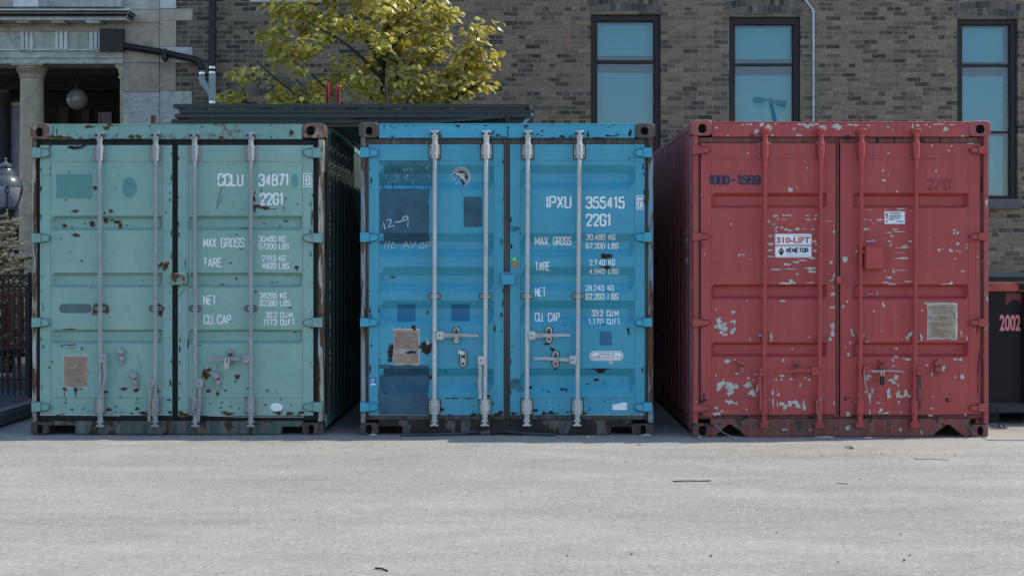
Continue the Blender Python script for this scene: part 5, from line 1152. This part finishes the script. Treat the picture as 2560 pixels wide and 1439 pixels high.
    k = MB(); k.lathe(U(193, 249, y), [(26.5*s*math.sin(R(a)), -26.5*s*math.cos(R(a))) for a in range(4, 180, 8)], M('globe'), 36); k.build('globe', t, smooth=True)
    k = MB(); k.cyl(U(193, 224, y), U(193, 150, y), .012, M('black')); k.cyl(U(193, 226, y), U(193, 218, y), .04, M('black')); k.build('hanging_rod', t)
#PART5
# ------------------------------------------------------------------ fence panels on the roofs
def fence_panels():
    WD, DP, t = 3.0, 2.0, .036
    def make(label):
        root = thing('fence_panel', label, 'fence panel', (0, 0, 0), 'mesh fence panels stacked on the container roofs')
        m = M('f_green'); k = MB()
        for y in (0, DP-t): k.box(0, WD, y, y+t, 0, t, m)
        for x in (0, WD-t, WD*.5): k.box(x, x+t, t, DP-t, .001, t-.001, m)
        for x, y in ((-.004, .002), (WD-.002, .002)): k.box(x, x+.006, y, y+t-.004, .003, t-.003, M('black'))
        k.build('frame', root, origin=(0, 0, 0), bevel=.004)
        k = MB(); r = .0022; n = 6
        for i in range(1, 58): x = t+(WD-2*t)*i/58; k.box(x-r, x+r, t*.5, DP-t*.5, .016, .016+2*r, M('f_wire'))
        for i in range(1, 20): y = t+(DP-2*t)*i/20; k.box(t*.5, WD-t*.5, y-r, y+r, .0205, .0205+2*r, M('f_wire'))
        k.build('wire_mesh', root, origin=(0, 0, 0))
        return root
    Y = .26
    spec = [(434, 265, 'topmost green mesh fence panel of the stack on the container roofs', 0, 0), (447, 277.6, 'green mesh fence panel second from the top of the stack', .02, .2),
            (438, 290, 'green mesh fence panel third from the top of the stack', -.01, -.15), (427, 302.2, 'green mesh fence panel fourth from the top of the stack, with dark front bar', .03, .1),
            (380, 311, 'lowest green mesh fence panel, sticking out past the stack over the sea green container', .07, -.5)]
    proto = None
    for a, r, lb, dy, rz in spec:
        o = make(lb) if proto is None else copy_tree(proto); proto = proto or o
        o['label'] = lb; o.location = (UX(a, Y), Y+dy, UZ(r, Y)-t/2); o.rotation_euler = (0, 0, R(rz))
    # a sixth one, tilted, with its end post standing up over the blue container
    o = thing('fence_panel', 'tilted green fence panel with a short upright end post above the blue container', 'fence panel', U(1090, 308, Y-.06), 'mesh fence panels stacked on the container roofs')
    k = MB(); p0, p1 = U(1040, 309.5, Y-.06), U(1262, 292.5, Y-.06)
    k.pprism([(1030, 306), (1262, 288.5), (1262, 295.5), (1030, 314)], Y-.08, Y-.045, M('f_green')); k.pprism([(1263, 286), (1272, 285), (1274, 312), (1264, 312)], Y-.09, Y-.04, M('bark')); k.build('frame', o, bevel=.003)
    k = MB()
    for q in range(16): k.tube([U(1270+q*4-60, 292, Y+.1+q*.02), U(1262+q*4-60, 306, Y-.02+q*.02)], .0025, M('f_wire'), 5)
    k.build('wire_mesh', o)
    k = MB(); k.pprism([(378, 287), (387, 289), (386, 316), (376, 316)], Y-.02, Y+.03, M('brownpost')); root = [q for q in bpy.data.objects if q.name.startswith('fence_panel') and 'lowest' in q.get('label', '')][0]
    pp = k.build('end_post', None, origin=root.location); pp.location = (0, 0, 0); pp.parent = root
    k = MB(); k.pprism([(1330, 283), (1334, 286), (1312, 312), (1304, 312), (1312, 298)], Y+.02, Y+.05, M('strip'))
    tag(k.build('plastic_strip', None, origin=U(1312, 310, Y), bevel=.002), 'light blue strip hanging off the right end of the fence panel stack', 'strip')
    for a, b, r0, m, lb in ((813, 818, 208, 'redpost', 'taller of two red posts at the left, partly hidden behind its twin'), (818.5, 824, 207, 'redpost', 'slim red metal post, front one of the left pair behind the fence panels'), (838, 846, 212, 'redpost', 'thick red metal post right of the slim pair behind the fence panels'),
                        (846.5, 850, 216, 'redpost', 'thin red post touching the thick red post'), (961, 969, 214, 'brownpost', 'single brownish red post standing in front of the tree trunk')):
        y = 2.6; s = (D+y)/F0; x0, x1 = UX(a, y), UX(b, y); zt = UZ(r0, y)
        k = MB(); k.prism([(x0, 2.535), (x1, 2.535), (x1, zt-.01), (x1-.008, zt), (x0+.008, zt), (x0, zt-.01)], y, y+.03, M(m)); k.box((x0+x1)/2-.003, (x0+x1)/2+.003, y-.02, y-.0005, 2.535, zt-.02, M(m))
        tag(k.build('metal_post', None, origin=(x0, y, 2.535), bevel=.002), lb, 'post', 'posts standing on the container roofs')

# ------------------------------------------------------------------ tree
def leaf_add(V, Fc, p, q, s):
    """q: rotation; leaf hangs along -z local, folded on its midrib"""
    b = len(V); f = .10
    for x, z, y in ((0, 0, 0), (-.30, .10, f), (-.50, -.22, f*1.2), (-.36, -.62, f), (0, -1.05, .0), (.36, -.62, f), (.50, -.22, f*1.2), (.30, .10, f), (0, -.45, -f*.3)):
        V.append(p+q@Vector((x*s, (y-z*z*.22)*s, z*s)))
    Fc += [(b, b+1, b+2, b+8), (b+8, b+2, b+3, b+4), (b+8, b+4, b+5, b+6), (b, b+8, b+6, b+7)]
def mesh_obj(name, V, Fc, mats, parent=None, origin=(0, 0, 0), smooth=False):
    me = bpy.data.meshes.new(name); o0 = Vector(origin); me.from_pydata([v-o0 for v in V], [], Fc)
    for m in mats: me.materials.append(m)
    if smooth: me.polygons.foreach_set('use_smooth', [True]*len(Fc))
    o = bpy.data.objects.new(name, me); C.objects.link(o)
    if parent: o.parent = parent
    else: o.location = o0
    return o
def tree():
    rnd = random.Random(11); Y = 6.4; s = (D+Y)/F0
    base = U(957, 0, Y); base.z = 0
    root = thing('linden_tree', 'leafy yellow green tree rising between the containers and the brick wall', 'tree', base)
    P = lambda a, b, dy=0: U(a, b, Y)+Vector((0, dy, 0))
    k = MB(); bk, bl = M('bark'), M('bark_l')
    k.tube([base, P(956, 520), P(958, 260), P(955, 160), P(966, 40, .1), P(958, -120), P(950, -300)], [.10, .085, .06, .05, .042, .03, .012], bk, 10)
    limbs = [([(957, 330), (900, 290), (840, 250), (800, 205), (745, 160)], 0), ([(950, 420), (850, 320), (770, 262), (700, 205), (655, 165)], -.4), ([(950, 380), (860, 300), (790, 250), (730, 190)], .3),
             ([(960, 300), (975, 255), (985, 210), (1010, 150)], -.3), ([(957, 180), (930, 120), (880, 60), (820, 0)], .2), ([(962, 90), (1010, 40), (1060, 0)], .1), ([(958, 200), (910, 150), (860, 110), (780, 70)], -.5),
             ([(960, 420), (1040, 330), (1110, 270), (1150, 225), (1170, 150), (1195, 90)], -.2), ([(1120, 262), (1165, 232), (1205, 210)], -.2), ([(958, 240), (1000, 190), (1045, 150), (1090, 122)], -.3), ([(957, 380), (840, 330), (700, 300), (610, 250), (600, 210)], .2), ([(700, 300), (650, 262), (590, 250)], .1),
             ([(957, 300), (930, 262), (880, 235)], -.5), ([(958, 330), (1010, 280), (1040, 240)], -.5), ([(960, 60), (900, -40), (850, -160)], 0), ([(960, 20), (1020, -60), (1050, -160)], 0), ([(955, 160), (980, 130), (1010, 100), (1040, 95)], -.6)]
    for i, (pts, dy) in enumerate(limbs):
        n = len(pts); k.tube([P(a, b, dy*j/(n-1)) for j, (a, b) in enumerate(pts)], [.021*(1-j/n)+.005 for j in range(n)], bl if i in (3, 12) else bk, 7)
    k.build('trunk', root, smooth=True)
    V, Fc = [], []
    cl = [(930, 30, 165, 120, 1.2, 225), (815, 125, 95, 90, 1.0, 70), (960, 165, 120, 70, 1.0, 100), (870, 10, 130, 110, 1.1, 95), (1050, 30, 50, 50, .6, 26), (1100, 45, 32, 16, .3, 8), (1095, 108, 36, 18, .35, 12), (1085, 128, 30, 14, .3, 8), (1045, 80, 35, 35, .5, 14), (1035, 165, 30, 30, .4, 10), (1020, 225, 60, 30, .5, 18),
          (645, 190, 36, 18, .4, 7), (680, 160, 40, 22, .4, 8), (705, 90, 40, 22, .5, 12), (740, 30, 45, 22, .5, 14), (700, 18, 26, 12, .4, 8), (730, 130, 40, 26, .6, 15), (1195, 80, 22, 24, .25, 11), (1185, 118, 24, 24, .25, 11), (1172, 160, 28, 30, .3, 14), (1198, 165, 20, 22, .25, 9), (1150, 205, 34, 24, .35, 14), (1120, 232, 50, 22, .35, 16), (1190, 212, 28, 11, .25, 9), (1070, 242, 50, 20, .4, 16),
          (592, 250, 22, 12, .25, 10), (690, 250, 28, 11, .3, 10), (737, 256, 18, 6, .2, 5), (795, 252, 24, 9, .3, 8), (612, 198, 18, 10, .2, 4), (835, 212, 50, 16, .4, 8), (770, 200, 40, 20, .5, 5), (880, 200, 45, 26, .5, 14), (1010, 250, 50, 14, .3, 12), (930, 248, 40, 14, .3, 9), (740, 222, 30, 12, .4, 3), (1150, 250, 30, 8, .2, 5), (895, 235, 30, 14, .3, 7),
          (890, -110, 170, 100, 1.2, 150), (1000, -90, 110, 80, 1.0, 22), (780, -70, 110, 90, 1.0, 45), (880, -260, 120, 90, 1.0, 30)]
    for cx, cy, rx, ry, dz, n in cl:
        c = P(cx, cy)
        nl = max(1, int(n/(7.0 if n > 30 else 3.4)+.5)); lumps = []
        for i in range(nl):
            while True:
                d = Vector((rnd.uniform(-1, 1), rnd.uniform(-1, 1), rnd.uniform(-1, 1)))
                if d.length < 1: break
            lumps.append(d)
        for d in lumps:
            q0 = c+Vector((d.x*rx*s, d.y*dz*.75, d.z*ry*s)); R0 = rnd.uniform(.11, .20)
            main = Vector((d.x*1.2+rnd.uniform(-.4, .4), d.y+rnd.uniform(-.4, .4)-.1, .15+rnd.uniform(-.2, .3))).normalized()
            for k2 in range(rnd.randint(22, 36)):
                v = Vector((rnd.gauss(0, 1), rnd.gauss(0, 1), rnd.gauss(0, 1))).normalized()
                v.z = v.z*.55+.12; p = q0+v*R0*rnd.uniform(.55, 1.0)+main*rnd.uniform(-.05, .16)
                out = (v+main*.5).normalized(); az = math.atan2(out.x, -out.y)+rnd.gauss(0, .55); tilt = rnd.gauss(.50, .30)+max(0, v.z)*.5
                q = Matrix.Rotation(az, 3, 'Z').to_quaternion() @ Matrix.Rotation(-tilt, 3, 'X').to_quaternion() @ Matrix.Rotation(rnd.gauss(0, .3), 3, 'Y').to_quaternion()
                leaf_add(V, Fc, p, q, rnd.uniform(.05, .092))
    mesh_obj('crown', V, Fc, [M('leaf')], root, base)

# ------------------------------------------------------------------ left edge: lantern, spruce, iron fence, chair
def left_side():
    y = 5.0; s = (D+y)/F0; c = U(14, 0, y); c.z = .12; q = lambda r, py: (r*s, UZ(py, y)-.12)
    t = thing('street_lantern', 'dark green globe street lantern with a finial top at the photo\'s left edge', 'street lamp', c)
    k = MB(); k.lathe(c, [q(42, 467), q(42, 464), q(40, 455), q(35, 446), q(28, 440), q(27, 433), q(19, 428), q(18, 424), q(13, 419), q(17, 418), q(17, 413), q(12, 409), q(5, 406), q(2.5, 402), q(4, 398), q(2, 395), q(.2, 393)], M('lantern_metal'), 32); k.build('lantern_cap', t, smooth=True)
    k = MB(); k.lathe(c, [q(24, 519), q(33, 505), q(38, 490), q(40.5, 478), q(41, 467.4)], M('lantern_glass'), 32); k.build('lantern_globe', t, smooth=True)
    k = MB()
    for a in range(0, 360, 60):
        co, si = math.cos(R(a-65)), math.sin(R(a-65)); w_ = lambda r, py, e=0: c+Vector((r*s*co-e*s*si, r*s*si+e*s*co, q(r, py)[1]))
        k.tube([w_(25, 519), w_(34.5, 503), w_(40, 487), w_(42, 480, -4), w_(42.3, 474, -4), w_(42.5, 467)], .007, M('iron'), 6); k.tube([w_(40, 487), w_(42, 480, 4), w_(42.3, 474, 4), w_(42.5, 467)], .007, M('iron'), 6)
    k.build('lantern_rib', t)
    k = MB(); k.lathe(c, [(.10, 0), (.10, .35), (.055, .5), (.045, q(0, 600)[1]), (.05, q(0, 560)[1]), q(22, 540), q(22, 528), q(28, 525), q(28, 519.3)], M('iron'), 24); k.build('post', t, smooth=True)
    # spruce
    rnd = random.Random(5); y = 3.6; s = (D+y)/F0; c = U(-22, 0, y); c.z = .12
    t = thing('spruce', 'small pale needled spruce behind the black iron fence', 'tree', c); k = MB(); k.tube([c, Vector((c.x, c.y, 1.95))], [.06, .01], M('bark'), 8); V, Fc = [], []
    for i in range(240):
        h = rnd.uniform(.35, 1.88); L = (2.0-h)*.34+.20+rnd.uniform(-.06, .08); a = rnd.uniform(0, 2*math.pi)
        p0 = Vector((c.x, c.y, h)); d = Vector((math.cos(a), math.sin(a), rnd.uniform(-.05, .3))).normalized(); k.tube([p0, p0+d*L], [.010, .003], M('bark'), 4)
        for j in range(11):
            u = rnd.uniform(.2, 1.0); tw = p0+d*L*u; td = (d+Vector((rnd.uniform(-1, 1), rnd.uniform(-1, 1), rnd.uniform(-.2, .7)))*.8).normalized(); tl = rnd.uniform(.045, .085)
            for m in range(30):
                b0 = tw+td*tl*(m/30); nd = (td*.6+Vector((rnd.gauss(0, 1), rnd.gauss(0, 1), rnd.gauss(0, 1))).normalized()).normalized(); b1 = b0+nd*rnd.uniform(.010, .019)
                e = nd.cross(Vector((rnd.uniform(-1, 1), rnd.uniform(-1, 1), rnd.uniform(-1, 1)))).normalized()*.0028; n = len(V); V += [b0-e, b0+e, b1+e*.5, b1-e*.5]; Fc.append((n, n+1, n+2, n+3))
    k.build('trunk', t); mesh_obj('crown', V, Fc, [M('needle')], t, c)
    # iron fence
    y = 2.0; x0, x1 = UX(-420, y), UX(76, y); t = thing('iron_fence', 'black iron picket fence with a row of rings along its top', 'fence', Vector((x1, y, .12))); m = M('iron')
    for r0, r1 in ((685, 693), (713, 719), (944, 950)):
        k = MB(); k.pbox(-420, 76, r0, r1, y-.02, y+.02, m, y); k.build('rail', t, bevel=.003)
    k = MB(); k.pbox(70, 77, 680, 995, y-.025, y+.03, m, y); k.build('post', t, bevel=.004)
    nn = int((x1-x0)/.062)
    for i in range(nn):
        x = x1-.04-i*.058
        if x < UX(-120, y): break
        k = MB(); k.box(x-.008, x+.008, y-.008, y+.008, .14, UZ(719, y), m); z = (UZ(693, y)+UZ(713, y))/2; r = .030
        k.tube([(x-.029+r*math.cos(R(a)), y, z+r*1.05*math.sin(R(a))) for a in range(0, 361, 30)], .007, m, 6); k.build('picket', t)
    # chairs behind the fence
    for i, (a, yy, lb) in enumerate(((52, 3.0, 'red slatted garden chair behind the iron fence, next to the green container'), (10, 3.3, 'red slatted garden chair behind the iron fence, half hidden by the spruce'))):
        s = (D+yy)/F0; x = UX(a, yy); t = thing('garden_chair', lb, 'chair', Vector((x, yy, .12)), 'red garden chairs behind the fence'); m = M('chair')
        k = MB()
        for q in range(5): k.box(x-.2+q*.09, x-.14+q*.09, yy+.20, yy+.225, .55, 1.05, m)
        k.box(x-.22, x+.24, yy+.19, yy+.23, 1.05, 1.10, m); k.build('backrest', t, bevel=.004)
        k = MB(); k.box(x-.22, x+.24, yy-.22, yy+.2, .53, .56, m); k.build('seat', t, bevel=.004)
        for sx in (-.2, .2):
            for sy in (-.19, .17): k = MB(); k.tube([(x+sx+.01, yy+sy, .53), (x+sx*1.15+.01, yy+sy*1.2, .122)], .016, m, 6); k.build('leg', t)

# ------------------------------------------------------------------ right edge: waste bin
def waste_bin():
    y = .8; c = U(2600, 0, y); c.z = 0
    t = thing('waste_bin', 'big black steel waste bin numbered in pink, behind the red container', 'waste bin', c)
    k = MB(); m = M('bin'); X = lambda a: UX(a, y); Z = lambda b: UZ(b, y); x0, x1 = X(2462), X(3100)
    k.box(x0, x1, y, y+2.0, Z(1008), Z(712), m); k.pbox(2555, 2574, 728, 1008, y-.05, y-.002, M('bin_rail'), y); k.pbox(2760, 2780, 728, 1008, y-.05, y-.002, M('bin_rail'), y); k.build('body', t, bevel=.006)
    k = MB(); k.box(x0-.02, X(2540), y-.045, y+.10, Z(728), Z(706.5), M('bin_red')); k.box(X(2540.3), x1, y-.048, y+.10, Z(728), Z(706), M('bin')); k.build('top_rail', t, bevel=.008, seg=2)
    k = MB(); k.box(x0-.02, x1, y-.04, y+.05, Z(1031), Z(1006), M('bin_rail')); k.build('bottom_rail', t, bevel=.008)
    for a in (2474, 2640, 2900): k = MB(); k.box(X(a), X(a)+.12, y+.1, y+1.9, .002, Z(1031.5), M('iron')); k.build('skid', t)
    d = Decal(); d.font('2002', 2499, 2551, 786, 827, M('bin_pink'), y, .03, .003); d.build('lettering', t, lambda x, z: 0, [], [], y)
    d = Decal(); d.poly([(UX(a, y), UZ(b, y)) for a, b in ((2514, 731), (2557, 733), (2556, 766), (2552, 757), (2545, 751), (2536, 749), (2527, 752), (2520, 758), (2513, 765))], M('bin_reflection'), .003); d.build('sticker', t, lambda x, z: 0, [], [], y, 'painted dark red reflection with a rounded bite')  # a dark red reflection painted flat on the bin front, no sticker
    rnd = random.Random(2); V, Fc = [], []; p0 = U(2497, 1054, .45); p0.z = .0
    for i in range(9):
        for j in range(7): V.append(p0+Vector((-.07+i*.018+rnd.uniform(-.008, .008), -.03+j*.012, .004+rnd.uniform(0, .045)*(1 if 0 < i < 8 and 0 < j < 6 else .2))))
    for i in range(8):
        for j in range(6): Fc.append((i*7+j, (i+1)*7+j, (i+1)*7+j+1, i*7+j+1))
    tag(mesh_obj('plastic_film', V, Fc, [M('film')], None, p0), 'crumpled piece of clear plastic film on the ground in front of the black waste bin', 'litter')

# ------------------------------------------------------------------ small things on the ground
def gpt(px, py): s = HC/(py-PH); return Vector(((px-1280)*s, F0*s-D, 0))
def litter():
    def stick(name, label, cat, pts, r, m, group=None):
        P = [gpt(a, b)+Vector((0, 0, r+h)) for a, b, h in pts]; k = MB(); k.tube(P, r, M(m), 6); return tag(k.build(name, None, origin=(P[0].x, P[0].y, 0), smooth=True), label, cat, group)
    stick('twig', 'long straight dry twig on the asphalt in front of the red container', 'twig', [(1682, 1203.5, 0), (1715, 1204, .004), (1750, 1203.5, .002), (1777, 1202, 0)], .004, 'stick')
    stick('twig', 'short dark twig on the asphalt near the bottom edge of the photo', 'twig', [(939, 1421, 0), (955, 1424, .003), (969, 1428, 0)], .0045, 'stick')
    stick('twig', 'thin pale twig on the sunny asphalt right of the red container middle', 'twig', [(2285, 1147, 0), (2330, 1148, .002), (2374, 1150, 0)], .002, 'stick')
    stick('twig', 'tiny bent twig on the asphalt below the red container padlock', 'twig', [(2093, 1207, 0), (2106, 1209, .003), (2120, 1210, 0)], .0022, 'stick')
    stick('twig', 'curled wisp of dry stem just past the shadow edge of the red container', 'twig', [(2113, 1117, 0), (2122, 1121, .012), (2131, 1124, .004), (2124, 1119, .015), (2134, 1122, 0)], .003, 'stick')
    stick('hose', 'dark flat hose lying along the foot of the blue container', 'hose', [(1000, 1090, 0), (1080, 1089, 0), (1150, 1088, .004), (1200, 1086, .018), (1250, 1086, .026), (1290, 1088, .012), (1340, 1089, .004), (1388, 1089.5, 0)], .012, 'hose')
    stick('wire', 'thin green wire trailing from the red container onto the ground', 'wire', [(2411, 1086.3+11, .155), (2425, 1098, .085), (2445, 1099.5, .035), (2470, 1100.5, .0), (2520, 1101, .0), (2562, 1101, 0)], .003, 'wire_g')
    stick('wire', 'thin bare wire hanging in front of the left notch of the red container', 'wire', [(1790, 1096, .11), (1805, 1097, .055), (1830, 1098, .02), (1862, 1097, 0)], .003, 'steel_bar')
    rnd = random.Random(8)
    def bit(px, py, r, m, name, label, cat, group=None, flat=.6):
        k = bmesh.new(); bmesh.ops.create_icosphere(k, subdivisions=1, radius=r)
        for v in k.verts: v.co = Vector((v.co.x*rnd.uniform(.7, 1.25), v.co.y*rnd.uniform(.7, 1.25), v.co.z*flat*rnd.uniform(.7, 1.2)))
        zmin = min(v.co.z for v in k.verts)
        for v in k.verts: v.co.z -= zmin-.001
        me = bpy.data.meshes.new(name); k.to_mesh(me); k.free(); me.materials.append(M(m)); o = bpy.data.objects.new(name, me); C.objects.link(o); o.location = gpt(px, py); o.rotation_euler.z = rnd.uniform(0, 6)
        return tag(o, label, cat, group)
    for a, b, r in ((1304, 1230, .009), (1418, 1390, .010), (1475, 1277, .008), (1504, 1267, .008), (1579, 1378+8, .012), (1778, 1390, .012), (2260, 1402, .014), (2252, 1336, .010), (2275, 1389, .010), (2203, 1134, .012), (2388, 1138, .011), (2548, 1134, .009), (800, 1121, .010), (712, 1200, .008), (2095, 1405, .009), (277, 1290, .007), (112, 1241, .008), (2150, 1198, .009), (1892, 1275, .007), (1942, 1331, .008), (1165, 1280, .008), (560, 1352, .007)):
        bit(a, b, r*.62, 'stone_s', 'pebble', 'small dark stone lying loose on the sunny asphalt', 'pebble', 'small stones scattered on the asphalt')
    bit(1470, 1096, .018, 'primer', 'rubble_lump', 'pale lump of rubble in the shade in front of the blue container', 'rubble'); bit(1749, 1097, .020, 'primer_dk', 'rubble_lump', 'grey lump of rubble at the left foot of the red container', 'rubble')
    bit(1598, 1111.5, .018, 'stk_green', 'plastic_scrap', 'small green plastic scrap between the blue and red containers in the sun', 'litter', None, .3)
    for a, b, w_, h, lb in ((1615, 1089, .09, .03, 'white scrap of paper by the right foot of the blue container'), (2060, 1094.5, .17, .02, 'long white paper scrap under the middle of the red container'), (932, 1088.5, .07, .03, 'white scrap at the left foot of the blue container'), (2170, 1096, .07, .05, 'white torn scrap in front of the red container under its right door'), (1345, 1088.5, .10, .03, 'white scrap at the right end of the dark hose')):
        p = gpt(a, b); k = MB(); k.prism([(p.x-w_/2, .003), (p.x+w_/2, .004), (p.x+w_/2-.01, .012), (p.x, .016), (p.x-w_/2+.012, .010)], p.y-h/2, p.y+h/2, M('paper'))
        tag(k.build('paper_scrap', None, origin=(p.x, p.y, 0), bevel=.001), lb, 'litter')
    for a, b in ((430, 1086), (413, 1087)): bit(a, b, .022, 'gasket', 'rubber_scrap', 'torn black rubber scrap under the sea green container doors', 'litter', 'rubber scraps under the sea green container', .5)

def grit():
    rnd = random.Random(31); V, Fc = [], []
    for i in range(900):
        x = rnd.uniform(-4.1, 4.0); u = rnd.random()
        y = (-.02 if x < 1.3 else -.15)-abs(rnd.gauss(0, .06)) if u < .8 else rnd.uniform(-1.6, -.1)
        r = rnd.choice((.002, .0025, .003, .004, .006)); b = len(V); a = rnd.uniform(0, 6)
        V += [Vector((x+r*1.3*math.cos(a+k*2.1), y+r*1.3*math.sin(a+k*2.1), .0005)) for k in range(3)]+[Vector((x+rnd.uniform(-r, r)*.4, y, r*1.1))]
        Fc += [(b, b+1, b+3), (b+1, b+2, b+3), (b+2, b, b+3)]
    o = mesh_obj('gravel', V, Fc, [M('grit')]); tag(o, 'fine grit gathered along the feet of the containers', 'gravel', None, 'stuff')

# the car park lamp behind the viewer, seen mirrored in the middle window
def car_park_lamp():
    yp = W+.105; L = 55.0; y = 2*yp-(L-D); s = L/F0; X = lambda a: (a-1280)*s; Z = lambda b: HC+(PH-b)*s
    t = thing('car_park_lamp', 'tall twin headed car park lamp mirrored in the middle blue window', 'street lamp', Vector((X(1937), y, 0))); m = M('iron')
    k = MB(); k.tube([(X(1945), y, 0), (X(1940), y, Z(310)), (X(1925), y, Z(246))], [.12, .09, .07], m, 10); k.build('pole', t, smooth=True)
    for pts in ([(1884, 243), (1908, 246), (1918, 251), (1908, 257), (1886, 254)], [(1966, 254), (1938, 251), (1930, 254), (1934, 258), (1962, 267)]):
        k = MB(); k.prism([(X(a), Z(b)) for a, b in pts], y-.25, y+.25, m); k.prism([(X(1916), Z(250)), (X(1932), Z(253)), (X(1932), Z(256)), (X(1916), Z(253))], y-.05, y+.05, m); k.build('lamp_head', t, bevel=.02)

build_materials(); build_setting_materials()
MATS['grit'] = plain('mixed_grit', (.16, .155, .145), .95, .5, 120)
MATS['reddoor'] = plain('dull_red_boards', (.05, .02, .017), .7, .3, 8)
ground(); building(); green_container(); blue_container(); red_container(); fence_panels(); tree(); left_side(); waste_bin(); litter(); grit(); car_park_lamp()
